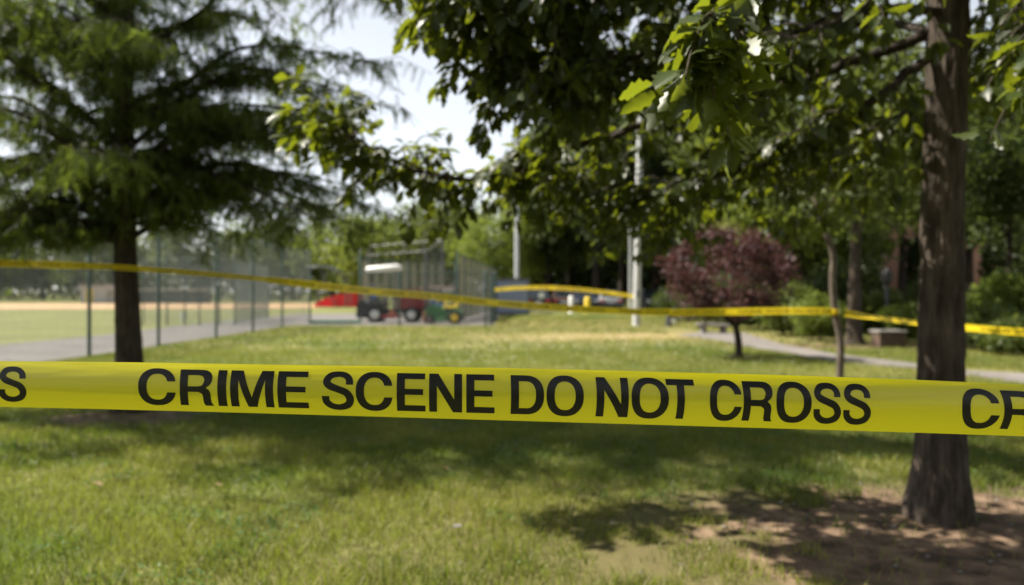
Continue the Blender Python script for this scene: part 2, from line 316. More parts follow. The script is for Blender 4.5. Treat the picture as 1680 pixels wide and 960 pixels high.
# grass blades
def lawn_tint(X, Y):
    t = 0.5 * vnoise(X * 1.1 + 5, Y * 1.1) + 0.3 * vnoise(X * 3.7, Y * 3.7 + 9) + 0.2 * vnoise(X * 0.35, Y * 0.35 + 3)
    return t
def grass(name, d0, d1, dens, h0, h1, wid, two, tuft=1):
    xw = 0.80
    area = xw * (d1 ** 2 - d0 ** 2); N = int(area * dens)
    D = np.sqrt(rng.uniform(d0 ** 2, d1 ** 2, N)); X = rng.uniform(-1, 1, N) * xw * D; Y = D
    nz = vnoise(X * 1.6 + 20, Y * 1.6 + 7); nz2 = vnoise(X * 6, Y * 6)
    keep = np.ones(N)
    e = np.hypot((X - 2.65) / 1.8, (Y - 4.15) / 1.22) + (nz - 0.5) * 0.8 + (nz2 - .5) * .7
    keep *= np.clip((e - 0.75) / 0.35, 0.03, 1)
    e = np.hypot((X + 3.9) / 1.0, (Y - 8.2) / 0.55) + (nz - 0.5) * 0.7; keep *= np.clip((e - 0.7) / 0.5, 0.05, 1)
    e = np.hypot((X - 3.4) / 6.0, (Y - 23.5) / 2.0) + (nz - 0.5) * 0.8; keep *= np.clip((e - 0.2) / 1.0, 0.12, 1)
    keep *= np.clip(0.35 + 1.3 * nz2, 0.2, 1)
    keep *= (X > -8.5 + 0.3 * (nz - .5)) * (~((Y > 31) & (X < -0.7)))
    # footpath
    py = [p.y for p in up][::-1]; px = [p.x for p in up][::-1]
    ux = np.interp(Y, py, px); ly = [p.y for p in lo][::-1]; lx = [p.x for p in lo][::-1]; lxv = np.interp(Y, ly, lx)
    keep *= ~((X > lxv) & (X < ux) & (Y > 10.2) & (Y < 29)) 
    upY = np.interp(X, [7.3, 8.2, 14, 16], [11.4 + 3, 12.8, 10.7, 10.2]); loY = np.interp(X, [6.8, 7.3, 14], [13.5, 11.4, 8.6])
    keep *= ~((X > 7.0) & (Y < upY) & (Y > loY))
    k = rng.random(N) < keep; X, Y, nz = X[k], Y[k], nz[k]; N = len(X)
    t = np.clip((lawn_tint(X, Y) - 0.30) * 1.85 + rng.normal(0, 0.18, N), 0, 1)
    # straw where the turf is thin
    e = np.hypot((X - 2.4) / 2.4, (Y - 3.9) / 1.6); t = np.clip(t + np.clip(1.25 - e, 0, 0.5) * 0.3 + np.clip(1 - np.hypot((X - 3.4) / 6, (Y - 23.5) / 2.6), 0, .6), 0, 1)
    h = rng.uniform(h0, h1, N) * (0.6 + 0.8 * vnoise(X * 2.3 + 40, Y * 2.3)); ang = rng.uniform(0, 2 * PI, N)
    lean = np.abs(rng.normal(0.55, 0.35, N)) * h; la = rng.uniform(0, 2 * PI, N)
    L = np.stack([np.cos(la) * lean, np.sin(la) * lean, h], 1)
    W = np.stack([np.cos(ang), np.sin(ang), np.zeros(N)], 1) * (wid * rng.uniform(0.7, 1.3, N))[:, None]
    B = np.stack([X, Y, np.zeros(N)], 1)
    if two:
        mid = B + L * np.array([0.35, 0.35, 0.6]); V = np.stack([B - W / 2, B + W / 2, mid + W * 0.42, mid - W * 0.42, B + L], 1).reshape(-1, 3)
        F = (np.array([[0, 1, 2], [0, 2, 3], [3, 2, 4]])[None] + (np.arange(N) * 5)[:, None, None]).reshape(-1, 3); T = np.repeat(t, 3)
    else:
        V = np.stack([B - W / 2, B + W / 2, B + L], 1).reshape(-1, 3); F = np.arange(N * 3).reshape(-1, 3); T = t
    o = npmesh(name, V, F, M_GRASS, tint=T, kind='stuff')
    o['label'] = 'green and straw coloured park grass covering the ground'; o['category'] = 'grass'
    return o
grass('foreground_grass', 2.2, 9.0, 3800, 0.025, 0.072, 0.0048, True)
grass('midfield_grass', 9.0, 18.0, 700, 0.04, 0.085, 0.010, False)
grass('far_grass', 18.0, 44.0, 110, 0.04, 0.09, 0.024, False)
# broad leaved weeds in clumps between the blades
N = 60000; Dw = np.sqrt(rng.uniform(2.4 ** 2, 9 ** 2, N)); Xw = rng.uniform(-.8, .8, N) * Dw
kw = (vnoise(Xw * 2.2 + 31, Dw * 2.2 + 4) + .5 * vnoise(Xw * 7, Dw * 7 + 2) > .98) & (np.hypot((Xw - 2.75) / 1.8, (Dw - 4.25) / 1.2) > 1); Xw, Dw = Xw[kw], Dw[kw]; N = len(Xw)
axw = rng.normal(0, 1, (N, 3)); axw[:, 2] = .3; nw = rng.normal(0, .35, (N, 3)); nw[:, 2] = 1
xw_, yw_, zw_ = frames(axw, nw); LW = np.array([[0, 0, 0], [.45, -.42, .04], [1, 0, -.08], [.45, .42, .04]])
V, F = scatter(LW, np.array([[0, 1, 2], [0, 2, 3]]), np.stack([Xw, Dw, rng.uniform(.015, .055, N)], 1), xw_, yw_, zw_, rng.uniform(.012, .03, N))
o = npmesh('lawn_weeds', V, F, M_WEED, None, np.repeat(rng.random(N), 2), 'stuff'); o['label'] = 'broad leaved weeds growing through the foreground lawn'; o['category'] = 'weeds'
# clover heads in a drift across the mid lawn
mb = MB()
N = 900; D = rng.uniform(14, 24, N); cx = rng.normal(-0.3, 2.6, N); ok = vnoise(cx * 0.9, D * 0.6) > 0.45
for X, Y in zip(cx[ok], D[ok]):
    r = random.uniform(0.007, 0.013); mb.add([(X - r, Y, .07), (X + r, Y, .07), (X, Y - r, .07), (X, Y + r, .07), (X, Y, .07 + r), (X, Y, .07 - r)],
        [(0, 2, 4), (2, 1, 4), (1, 3, 4), (3, 0, 4), (2, 0, 5), (1, 2, 5), (3, 1, 5), (0, 3, 5)])
o = mb.build('clover_flowers', M_CLOVER, kind='stuff'); o['label'] = 'small white clover flowers scattered through the lawn'; o['category'] = 'clover'

# ------------------------------------------------------------ lettering
def sup(cx, cy, rx, ry, a0, a1, k=18, e=2.35):
    out = []
    for i in range(k + 1):
        a = R(a0 + (a1 - a0) * i / k); c_, s_ = math.cos(a), math.sin(a)
        out.append((cx + rx * math.copysign(abs(c_) ** (2 / e), c_), cy + ry * math.copysign(abs(s_) ** (2 / e), s_)))
    return out
def smooth(pts, m=6): return [(p.x, p.y) for p in catmull([(x, y, 0) for x, y in pts], m)]
def glyph(ch):
    t = 0.215; h = 0.155
    if ch == 'I': return 0.22, [[(0, 0), (.22, 0), (.22, 1), (0, 1)]]
    if ch == 'E': return .76, [[(0, 0), (.76, 0), (.76, h), (t, h), (t, .43), (.70, .43), (.70, .43 + h), (t, .43 + h), (t, 1 - h), (.75, 1 - h), (.75, 1), (0, 1)]]
    if ch == 'T': return .82, [[(.30, 0), (.52, 0), (.52, 1 - h), (.82, 1 - h), (.82, 1), (0, 1), (0, 1 - h), (.30, 1 - h)]]
    if ch == 'N': return .86, [[(0, 0), (.205, 0), (.205, .68), (.62, 0), (.86, 0), (.86, 1), (.655, 1), (.655, .33), (.24, 1), (0, 1)]]
    if ch == 'M': return 1.06, [[(0, 0), (.20, 0), (.20, .74), (.42, 0), (.64, 0), (.86, .74), (.86, 0), (1.06, 0), (1.06, 1), (.76, 1), (.53, .26), (.30, 1), (0, 1)]]
    if ch == 'O': return .98, [sup(.49, .5, .49, .52, 0, 352, 44), sup(.49, .5, .275, .365, 0, 350, 36)]
    if ch == 'D': return .88, [[(0, 0)] + sup(.38, .5, .50, .50, -90, 90, 22, 2.5) + [(0, 1)], [(t, h)] + sup(.40, .5, .265, .345, -90, 90, 18, 2.5) + [(t, 1 - h)]]
    if ch == 'C':
        o_ = sup(.49, .5, .49, .52, 24, 337, 44); i_ = sup(.49, .5, .275, .365, 33, 327, 36)
        o_ = [(.955, .655)] + [p for p in o_ if not (p[0] > .8 and .335 < p[1] < .655)] + [(.965, .345)]
        i_ = [(.745, .655)] + [p for p in i_ if not (p[0] > .6 and .335 < p[1] < .655)] + [(.745, .345)]
        return .97, [o_ + i_[::-1]]
    if ch == 'R':
        out = [(0, 0), (0, 1)] + smooth([(.50, 1), (.70, .985), (.83, .90), (.865, .745), (.82, .60), (.70, .495)], 5)[0:] + \
            smooth([(.78, .44), (.82, .34), (.825, .20), (.84, .08), (.89, .0)], 4) + smooth([(.665, 0), (.63, .07), (.618, .2), (.60, .315), (.50, .375)], 4) + [(t, .375), (t, 0)]
        hole = [(t, .845)] + smooth([(.48, .845), (.60, .82), (.65, .735), (.645, .66), (.59, .56), (.47, .53)], 4) + [(t, .53)]
        return .89, [out, hole]
    if ch == 'S':
        sp = [(.775, .665, .20), (.765, .80, .195), (.66, .91, .165), (.47, .945, .15), (.25, .90, .175), (.14, .75, .205), (.22, .63, .20), (.45, .54, .185),
              (.68, .45, .195), (.79, .30, .215), (.76, .16, .20), (.64, .085, .17), (.46, .055, .15), (.27, .09, .165), (.135, .20, .195), (.11, .345, .205)]
        pts = catmull([(a, b_, c_) for a, b_, c_ in sp], 4); Lf = []; Rt = []
        for i, p in enumerate(pts):
            q = pts[min(i + 1, len(pts) - 1)] - pts[max(i - 1, 0)]; q.z = 0; q.normalize()
            if i == 0 or i == len(pts) - 1: q = Vector((0, q.y / abs(q.y), 0))
            Lf.append((p.x - q.y * p.z / 2, p.y + q.x * p.z / 2)); Rt.append((p.x + q.y * p.z / 2, p.y - q.x * p.z / 2))
        return .90, [Lf + Rt[::-1]]
def letter_mesh(ch, f, u0, u1, cuts=16, thick=True):
    """glyph squeezed between u0 and u1 on a surface f(u, v) -> Vector"""
    wd, cs = glyph(ch)
    loops = [[Vector((x, y, 0)) for x, y in c_] for c_ in cs]; flat = [p for c_ in loops for p in c_]
    tr_ = tessellate_polygon(loops); bm = bmesh.new(); vs = [bm.verts.new(p) for p in flat]
    for t in tr_:
        try: bm.faces.new([vs[i] for i in t])
        except ValueError: pass
    for i in range(1, cuts):
        bmesh.ops.bisect_plane(bm, geom=bm.verts[:] + bm.edges[:] + bm.faces[:], plane_co=(0, i / cuts, 0), plane_no=(0, 1, 0))
    for i in range(1, 4):
        bmesh.ops.bisect_plane(bm, geom=bm.verts[:] + bm.edges[:] + bm.faces[:], plane_co=(wd * i / 4, 0, 0), plane_no=(1, 0, 0))
    bm.verts.index_update()
    V = [f(u0 + (u1 - u0) * v.co.x / wd, v.co.y) for v in bm.verts]; F = [[v.index for v in fc.verts] for fc in bm.faces]; bm.free()
    return V, F
TEXT = [('C', 227, 289), ('R', 295.5, 350), ('I', 357.5, 372), ('M', 378.5, 449), ('E', 456, 506), ('S', 528, 581), ('C', 584, 644.5), ('E', 651, 698), ('N', 704, 758), ('E', 765, 811.5),
        ('D', 838, 892), ('O', 896, 957), ('N', 978, 1030.5), ('O', 1035, 1096), ('T', 1093, 1139), ('C', 1163, 1216), ('R', 1218.5, 1268), ('O', 1272, 1330), ('S', 1333, 1379), ('S', 1382, 1428)]
# front tape, across the whole view about 1.2 m away
def lerpx(x, tab):
    xs = [a for a, _ in tab]
    if x <= xs[0]: i = 0
    elif x >= xs[-1]: i = len(xs) - 2
    else: i = max(j for j in range(len(xs) - 1) if xs[j] <= x)
    a, b_ = tab[i], tab[i + 1]
    if 0 < i < len(tab) - 2:
        t = (x - a[0]) / (b_[0] - a[0]); m0 = (b_[1] - tab[i - 1][1]) / (b_[0] - tab[i - 1][0]) * (b_[0] - a[0]); m1 = (tab[i + 2][1] - a[1]) / (tab[i + 2][0] - a[0]) * (b_[0] - a[0])
        return (2 * t**3 - 3 * t * t + 1) * a[1] + (t**3 - 2 * t * t + t) * m0 + (-2 * t**3 + 3 * t * t) * b_[1] + (t**3 - t * t) * m1
    return a[1] + (b_[1] - a[1]) * (x - a[0]) / (b_[0] - a[0])
TOP = [(-420, 590), (0, 592.5), (210, 594.5), (420, 598), (840, 604.3), (1260, 615), (1470, 622), (1680, 631), (2100, 648)]
BOT = [(-420, 658), (0, 667.5), (210, 672.5), (420, 678), (840, 690.3), (1260, 702.7), (1470, 709), (1680, 716), (2100, 730)]
DEP = [(-420, 1.33), (0, 1.29), (420, 1.24), (840, 1.19), (1260, 1.165), (1680, 1.165), (2100, 1.18)]
BOW = [(0, 0), (250, -1.5), (400, -3.0), (600, -1.2), (760, 0), (1000, 2.5), (1250, 4.5), (1400, 4), (1560, 6), (1680, 8.5), (2100, 0)]
def fold(x): return 0.0055 + 0.0008 * math.sin(x * 0.006)
def tape_pt(x, v, lift=0.0):     # v: 0 bottom, 1 top
    xc = x; D = lerpx(xc, DEP); yt, yb = lerpx(xc, TOP), lerpx(xc, BOT)
    return P(x, yb + (yt - yb) * v, D - fold(x) * (1 - (2 * v - 1) ** 2) - lift)
t = thing('barrier_tape', 'wide yellow tape with black CRIME SCENE DO NOT CROSS lettering stretched sharp across the foreground', 'barrier tape', P(840, 645, 1.19))
NX, NV = 150, 16; xs = [-800 + 3300 * i / NX for i in range(NX + 1)]
mb = MB().add([tape_pt(x, j / NV) for x in xs for j in range(NV + 1)],
    [(i * (NV + 1) + j, (i + 1) * (NV + 1) + j, (i + 1) * (NV + 1) + j + 1, i * (NV + 1) + j + 1) for i in range(NX) for j in range(NV)])
mb.build('film', M_TAPE, t, True)
def front(u, v):
    bow = lerpx(min(max(u, 0), 2100), BOW) * (.45 - (2 * v - 1) ** 2)
    return tape_pt(u + bow, 0.128 + 0.742 * v, 0.0005)
for sh in (-1385, 0, 1349):
    for ch, a, b_ in TEXT:
        if a + sh < -780 or b_ + sh > 2480: continue
        V, F = letter_mesh(ch, front, a + sh, b_ + sh)
        MB().add(V, F).build('letter', M_INK, t)

# the tapes further back
def ribbon(name, label, pts, width, twist, textstart=0.0, flip=False):
    """pts: (x, y, d); twist: list of (t, degrees)"""
    path = catmull([P(*p) for p in pts], 10); n_ = len(path); cum = [0]
    for i in range(1, n_): cum.append(cum[-1] + (path[i] - path[i - 1]).length)
    Ltot = cum[-1]
    def at(s, v, lift=0.0):
        s = min(max(s, 0), Ltot - 1e-4); i = max(0, min(n_ - 2, int(np.searchsorted(cum, s, 'right') - 1)))
        f_ = (s - cum[i]) / max(cum[i + 1] - cum[i], 1e-9); p = path[i].lerp(path[i + 1], f_)
        T = (path[min(i + 2, n_ - 1)] - path[max(i - 1, 0)]).normalized(); tw = R(np.interp(s / Ltot, [a for a, _ in twist], [b_ for _, b_ in twist]))
        up_ = Vector((0, 0, 1)) - T * T.z; up_.normalize(); sd_ = T.cross(up_)
        wv = up_ * math.cos(tw) + sd_ * math.sin(tw); nv = wv.cross(T)
        q = p + wv * width * (v - 0.5)
        if q.y > 0 and lift: q = q + nv * (lift if nv.y < 0 else -lift)
        return q
    root = thing(name, label, 'barrier tape', tuple(path[n_ // 2]))
    K = max(60, int(Ltot * 14)); mb = MB()
    mb.add([at(Ltot * i / K, j / 4) for i in range(K + 1) for j in range(5)], [(i * 5 + j, i * 5 + 5 + j, i * 5 + 6 + j, i * 5 + 1 + j) for i in range(K) for j in range(4)])
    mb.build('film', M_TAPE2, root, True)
    sc = width / 0.0775 * 1.19 / FPX; tx = MB(); base = -textstart
    while base < Ltot:
        for ch, a, b_ in TEXT:
            u0 = base + (a - 227) * sc; u1 = base + (b_ - 227) * sc
            if u0 < 0 or u1 > Ltot: continue
            V, F = letter_mesh(ch, lambda u, v: at(u, 0.32 + 0.36 * v, 0.002), u0, u1, 2)
            tx.add(V, F)
        base += 1349 * sc
    if tx.v: tx.build('lettering', M_INK, root, kind='stuff')
    return root
A1 = [(-260, 425, 8.9), (0, 432, 8.55), (100, 435, 8.5), (200, 439, 8.45), (400, 455, 8.4), (600, 477, 8.35), (700, 485, 8.3), (800, 496, 8.3), (900, 504, 8.25), (1000, 510, 8.2), (1100, 512.5, 8.2), (1200, 511.5, 8.2), (1300, 510, 8.2), (1366, 511, 8.2)]
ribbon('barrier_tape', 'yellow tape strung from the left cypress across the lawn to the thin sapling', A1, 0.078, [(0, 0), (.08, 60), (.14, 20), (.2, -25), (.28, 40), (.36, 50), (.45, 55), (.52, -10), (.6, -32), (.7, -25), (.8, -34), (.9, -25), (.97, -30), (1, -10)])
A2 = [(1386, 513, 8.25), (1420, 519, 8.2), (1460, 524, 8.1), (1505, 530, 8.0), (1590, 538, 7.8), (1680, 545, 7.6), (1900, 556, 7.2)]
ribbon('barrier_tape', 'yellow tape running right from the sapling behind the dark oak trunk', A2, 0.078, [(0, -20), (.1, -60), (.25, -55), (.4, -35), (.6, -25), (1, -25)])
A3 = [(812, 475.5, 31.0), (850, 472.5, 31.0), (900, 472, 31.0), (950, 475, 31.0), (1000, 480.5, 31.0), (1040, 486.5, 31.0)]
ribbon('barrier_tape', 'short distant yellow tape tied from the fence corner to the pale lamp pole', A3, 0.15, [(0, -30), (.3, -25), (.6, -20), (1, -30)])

# ------------------------------------------------------------ chain link fences
def chainlink(mb, a, b_, z0, z1, step, r):
    """crossed straight wires between ground points a and b_ (2D)"""
    a = Vector((a[0], a[1])); b_ = Vector((b_[0], b_[1])); L = (b_ - a).length; dr = (b_ - a) / L; H = z1 - z0; nr = Vector((-dr.y, dr.x))
    for sgn in (1, -1):
        k = -H if sgn > 0 else 0.0; end = L if sgn > 0 else L + H
        while k < end:
            s0, s1 = k, k + sgn * H; zz0, zz1 = z0, z1
            if sgn > 0:
                if s0 < 0: zz0 = z0 - s0; s0 = 0
                if s1 > L: zz1 = z1 - (s1 - L); s1 = L
            else:
                if s0 > L: zz0 = z0 + (s0 - L); s0 = L
                if s1 < 0: zz1 = z1 + s1; s1 = 0
            if zz1 - zz0 > 0.05:
                p = a + dr * s0 + nr * r * sgn; q = a + dr * s1 + nr * r * sgn
                mb.tube([(p.x, p.y, zz0), (q.x, q.y, zz1)], r, 3, False)
            k += step
    return mb
def fence(label, pts, H, posts, step=0.06, r=0.0022, rails=True, pr=0.038, group='green chain link fences round the ball field', mat=M_POST, wire=None):
    c_ = pts[0]; root = thing('chain_link_fence', label, 'fence', (c_[0], c_[1], 0), group)
    wm = MB()
    for (a, b_) in zip(pts[:-1], pts[1:]):
        chainlink(wm, a, b_, 0.04, H - 0.02, step, r)
        if rails:
            for z in (H, ): MB().tube([(a[0], a[1], z), (b_[0], b_[1], z)], 0.022, 8).build('rail', mat, root, True)
    wm.build('wire_mesh', wire or M_WIRE, root, kind='stuff')
    for (x, y) in posts:
        MB().tube([(x, y, 0), (x, y, H + 0.05), (x, y, H + 0.09)], [pr, pr, 0.01], 10).build('post', mat, root, True)
    return root
FX = lambda y: -8.6 + (y - 16.2) * -0.0 + 0.011 * (y - 16.2)
ys = [9.6, 12.9, 16.2, 19.3, 22.95, 26.1, 29.3, 33.2]
fence('tall green chain link fence running away beside the asphalt path on the left', [(FX(ys[0]), ys[0]), (FX(ys[-1]), ys[-1])], 3.0, [(FX(y), y) for y in ys])
# return of that fence with its netting enclosure
fence('green netting enclosure with thin posts standing on the asphalt behind the left fence', [(GX(235, 31.5), 31.5), (GX(385, 31.5), 31.5), (GX(440, 40), 40)], 2.6,
      [(GX(x, 31.5), 31.5) for x in (235, 274, 303, 327, 360, 385)] + [(GX(440, 40), 40), (GX(415, 36), 36)], 0.08, 0.004, pr=0.03)
# centre cage: front line, dividing panels, long slatted wall
def slat_wall(root, a, b_, z0, z1, step, wd, m, every=1):
    a = Vector((a[0], a[1], 0)); b_ = Vector((b_[0], b_[1], 0)); L = (b_ - a).length; dr = (b_ - a) / L; ang = math.atan2(dr.y, dr.x); k = step / 2; i = 0
    me = None
    while k < L:
        c_ = a + dr * k
        if me is None:
            o = MB().box((0, 0, 0), (wd, 0.012, z1 - z0)).build('slat', m, None); me = o.data
        else: o = bpy.data.objects.new('slat', me); C.objects.link(o)
        o.parent = root; o.location = (c_.x - root.location.x, c_.y - root.location.y, (z0 + z1) / 2); o.rotation_euler = (0, 0, ang)
        k += step; i += 1
CX = GX(750, 34.5)
r1 = fence('slatted chain link wall receding along the right side of the batting cage', [(CX, 34.5), (-1.15, 58)], 3.0, [(CX + (-1.15 - CX) * k / 8, 34.5 + 23.5 * k / 8) for k in range(9)], 0.10, 0.002, wire=M_WIRED)
slat_wall(r1, (CX + 0.05, 34.5), (-1.10, 58), 0.12, 2.9, 2.6, 1.65, M_SLAT)
r2 = fence('green chain link wall with pale slats along the back of the batting cage', [(GX(592, 41), 41), (GX(748, 46), 46)], 3.0, [(GX(592 + 156 * k / 6, 41 + 5 * k / 6), 41 + 5 * k / 6) for k in range(7)], 0.10, 0.002, wire=M_WIRED)
slat_wall(r2, (GX(592, 41), 41), (GX(735, 45.6), 45.6), 0.12, 2.9, 0.66, 0.36, M_SLAT)
fence('low green chain link fence in front of the parked tractors ending in corner posts', [(GX(590, 31.3), 31.3), (GX(803, 31.0), 31.0), (-0.72, 36)], 2.08,
      [(GX(658, 31.9), 31.4), (GX(797, 31), 31.0), (GX(806, 31.2), 31.3), (-0.72, 36), (-0.73, 33.5)], 0.09, 0.002, pr=0.045, wire=M_WIRED)
tg = thing('fence_post', 'tall green post at the left corner of the batting cage beside the red tractor', 'post', (GX(591, 35), 35, 0))
MB().tube([(GX(591, 35), 35, 0), (GX(591, 35), 35, 3.1), (GX(591, 35), 35, 3.14)], [.05, .05, .01], 10).build('shaft', M_POST, tg, True)
MB().tube([(GX(591, 35), 35, 3.14), (GX(591, 35), 35, 3.2)], [.06, .02], 10).build('cap', M_POST, tg, True)
# tall galvanised cage frame
cg = thing('batting_cage_frame', 'tall galvanised tube frame of the batting cage rising above the slatted walls', 'cage frame', (GX(665, 37), 37, 0))
q = [(GX(607, 38), 38), (GX(727, 36.5), 36.5), (GX(700, 44), 44), (GX(600, 45.5), 45.5)]; hq = [3.5, 3.7, 3.6, 3.4]
for (x, y), h_ in zip(q, hq): MB().tube([(x, y, 0), (x, y, h_)], 0.038, 10).build('upright', M_GALV, cg, True)
for i in range(4):
    (a, b_), (c_, d_) = q[i], q[(i + 1) % 4]; MB().tube([(a, b_, hq[i]), (c_, d_, hq[(i + 1) % 4])], 0.032, 8).build('rail', M_GALV, cg, True)
for k in (0.75,):
    x = q[0][0] + (q[1][0] - q[0][0]) * k; y = q[0][1] + (q[1][1] - q[0][1]) * k
    MB().tube([(x, y, 0), (x, y, 3.7)], 0.03, 8).build('upright', M_GALV, cg, True)
nm = MB(); chainlink(nm, q[0], q[1], 0.1, 3.45, 0.16, 0.002); chainlink(nm, q[1], q[2], 0.1, 3.5, 0.16, 0.002); nm.build('netting', M_WIRED, cg, kind='stuff')
gb = tag(MB().box((GX(549, 33.2), 33.2, 0.07), (2.2, 0.08, 0.14), bev=0.01).build('ground_board', simple('green_board', (0.02, 0.16, 0.07), 0.5)), 'low green board on the ground across the fence opening', 'board')

# ------------------------------------------------------------ machines by the cage
def wheel(root, x, y, z, r, wd, hubmat, hubr=0.55, n=24):
    tw = MB().lathe([(r * .6, -wd / 2), (r * .93, -wd / 2), (r, -wd * .32), (r, wd * .32), (r * .93, wd / 2), (r * .6, wd / 2)], (x, y, z), 'Y', n)
    for k in range(18):
        a = 2 * PI * k / 18; tw.box((x + math.cos(a) * r, y, z + math.sin(a) * r), (0.035 * r / .33, wd * .9, 0.035 * r / .33), ry=-a)
    w_ = tw.build('wheel', M_BLK, root)
    MB().lathe([(r * hubr * .3, -wd / 2 - .03), (r * hubr * .8, -wd / 2 - .012), (r * hubr, -wd / 2 - .02), (r * hubr, wd / 2 - .02), (r * .2, wd / 2)], (x, y, z), 'Y', n).build('hub', hubmat, w_, True)
    return w_
D = 34.6; tx = lambda x: GX(x, D)
rt = thing('utility_tractor', 'red and black utility mower with a white sun canopy parked left of the green tractor', 'tractor', (tx(645), D, 0))
x0 = tx(645)
wheel(rt, tx(619), D - .55, .36, .36, .26, M_CHROME); wheel(rt, tx(619), D + .55, .36, .36, .26, M_CHROME)
wheel(rt, tx(678), D - .55, .33, .33, .24, M_CHROME); wheel(rt, tx(678), D + .55, .33, .33, .24, M_CHROME)
MB().box((tx(648), D, .50), (2.35, .62, .22), bev=.03).build('chassis', M_DARK, rt)
MB().prism([(tx(652), .60), (tx(696), .60), (tx(698), 1.02), (tx(693), 1.28), (tx(672), 1.38), (tx(654), 1.32)], D - .38, D + .38).build('hood', M_RED, rt)
MB().box((tx(676), D, 1.42), (.95, .62, .05), bev=.02).build('hood_scoop', M_RED, rt)
MB().prism([(tx(588), .22), (tx(604), .20), (tx(606), .85), (tx(600), .98), (tx(590), .85)], D - .58, D + .58).build('grass_box', M_DARK, rt)
MB().prism([(tx(606), .70), (tx(634), .70), (tx(632), .86), (tx(620), .90), (tx(608), .82)], D - .72, D - .38).build('fender', M_DARK, rt)
MB().prism([(tx(606), .70), (tx(634), .70), (tx(632), .86), (tx(620), .90), (tx(608), .82)], D + .38, D + .72).build('fender', M_DARK, rt)
st = MB().box((tx(624), D, .98), (.48, .5, .12), bev=.04).build('seat', M_BLK, rt)
MB().box((tx(613), D, 1.25), (.12, .48, .5), ry=-.12, bev=.04).build('seat_back', M_BLUE, st)
MB().tube([(tx(651), D, .95), (tx(640), D, 1.35)], .03, 8).build('steering_column', M_DARK, rt)
MB().tube([(tx(640) + .19 * math.cos(a) * .35, D + .19 * math.sin(a), 1.36 + .19 * math.cos(a) * .9) for a in [2 * PI * i / 14 for i in range(15)]], .015, 6, False).build('steering_wheel', M_BLK, rt, True)
for sy in (-.42, .42):
    MB().tube([(tx(609), D + sy, .8), (tx(610), D + sy, 2.28)], .028, 8).build('canopy_post', M_DARK, rt)
    MB().tube([(tx(652), D + sy, 1.0), (tx(650), D + sy, 2.38)], .022, 8).build('canopy_post', M_DARK, rt)
MB().box((tx(630.5), D, 2.33), (1.45, 1.15, .26), ry=-R(5), bev=.12).build('canopy', M_WHITE, rt, True)
MB().box((tx(700), D, .55), (.10, .7, .35), bev=.02).build('grille', M_DARK, rt)
MB().box((tx(645), D - .2, .27), (.7, 1.5, .12), bev=.03).build('mower_deck', M_RED, rt)
D2 = 33.0; ux = lambda x: GX(x, D2)
gt = thing('lawn_tractor', 'small green lawn tractor with yellow wheel hubs beside the fence corner', 'tractor', (ux(730), D2, 0))
wheel(gt, ux(747), D2 - .42, .27, .28, .24, M_YEL); wheel(gt, ux(747), D2 + .42, .27, .28, .24, M_YEL)
wheel(gt, ux(706), D2 - .40, .19, .19, .15, M_BRN); wheel(gt, ux(706), D2 + .40, .19, .19, .15, M_BRN)
MB().prism([(ux(699), .28), (ux(728), .26), (ux(729), .62), (ux(722), .74), (ux(708), .76), (ux(699), .66)], D2 - .3, D2 + .3).build('hood', M_GRN, gt)
MB().prism([(ux(728), .26), (ux(757), .30), (ux(759), .52), (ux(748), .60), (ux(738), .56), (ux(731), .45)], D2 - .5, D2 + .5).build('body', M_GRN, gt)
s2 = MB().box((ux(742), D2, .70), (.42, .46, .10), bev=.03).build('seat', M_YEL, gt)
MB().box((ux(751), D2, .86), (.10, .44, .36), ry=.15, bev=.03).build('seat_back', M_YEL, s2)
MB().tube([(ux(727), D2, .6), (ux(733), D2, .98)], .025, 8).build('steering_column', M_YEL, gt)
MB().tube([(ux(733) + .15 * math.cos(a) * .5, D2 + .17 * math.sin(a), 1.0 + .15 * math.cos(a) * .6) for a in [2 * PI * i / 12 for i in range(13)]], .014, 6, False).build('steering_wheel', M_BLK, gt, True)
MB().box((ux(728), D2, .17), (.75, .9, .12), bev=.03).build('mower_deck', M_GRN, gt)
# cart behind it, blue seat and a brown flat roof
D3 = 36.5; cx_ = lambda x: GX(x, D3)
kt = thing('utility_cart', 'small utility cart with a flat brown roof and blue seat behind the green tractor', 'cart', (cx_(727), D3, 0))
for px_, sy in ((712, -.5), (712, .5), (745, -.5), (745, .5)): wheel(kt, cx_(px_), D3 + sy, .25, .25, .2, M_BRN)
MB().prism([(cx_(704), .28), (cx_(752), .28), (cx_(754), .62), (cx_(730), .62), (cx_(726), .5), (cx_(716), .5), (cx_(713), .82), (cx_(704), .7)], D3 - .55, D3 + .55).build('body', M_DARK, kt)
s3 = MB().box((cx_(722), D3, .72), (.45, 1.0, .16), bev=.04).build('seat', M_BLUE, kt)
MB().box((cx_(712), D3, 1.0), (.12, 1.0, .45), bev=.04).build('seat_back', M_BLUE, s3)
for px_ in (708, 744):
    for sy in (-.5, .5): MB().tube([(cx_(px_), D3 + sy, .6), (cx_(px_), D3 + sy, 1.46)], .02, 6).build('roof_post', M_DARK, kt)
MB().box((cx_(726), D3, 1.50), (1.15, 1.2, .10), bev=.03).build('roof', M_BRN, kt)
MB().prism([(tx(641), .20), (tx(648), .18), (tx(650), .52), (tx(643), .56)], D - .62, D - .50).build('orange_bar', M_ORG, rt)  # orange shape of unknown use, made up as a piece of the red tractor
MB().prism([(ux(694), .10), (ux(699), .08), (ux(700), .46), (ux(695), .48)], D2 - .2, D2 + .2).build('orange_block', M_ORG, gt)  # second orange shape, its role on the green tractor made up

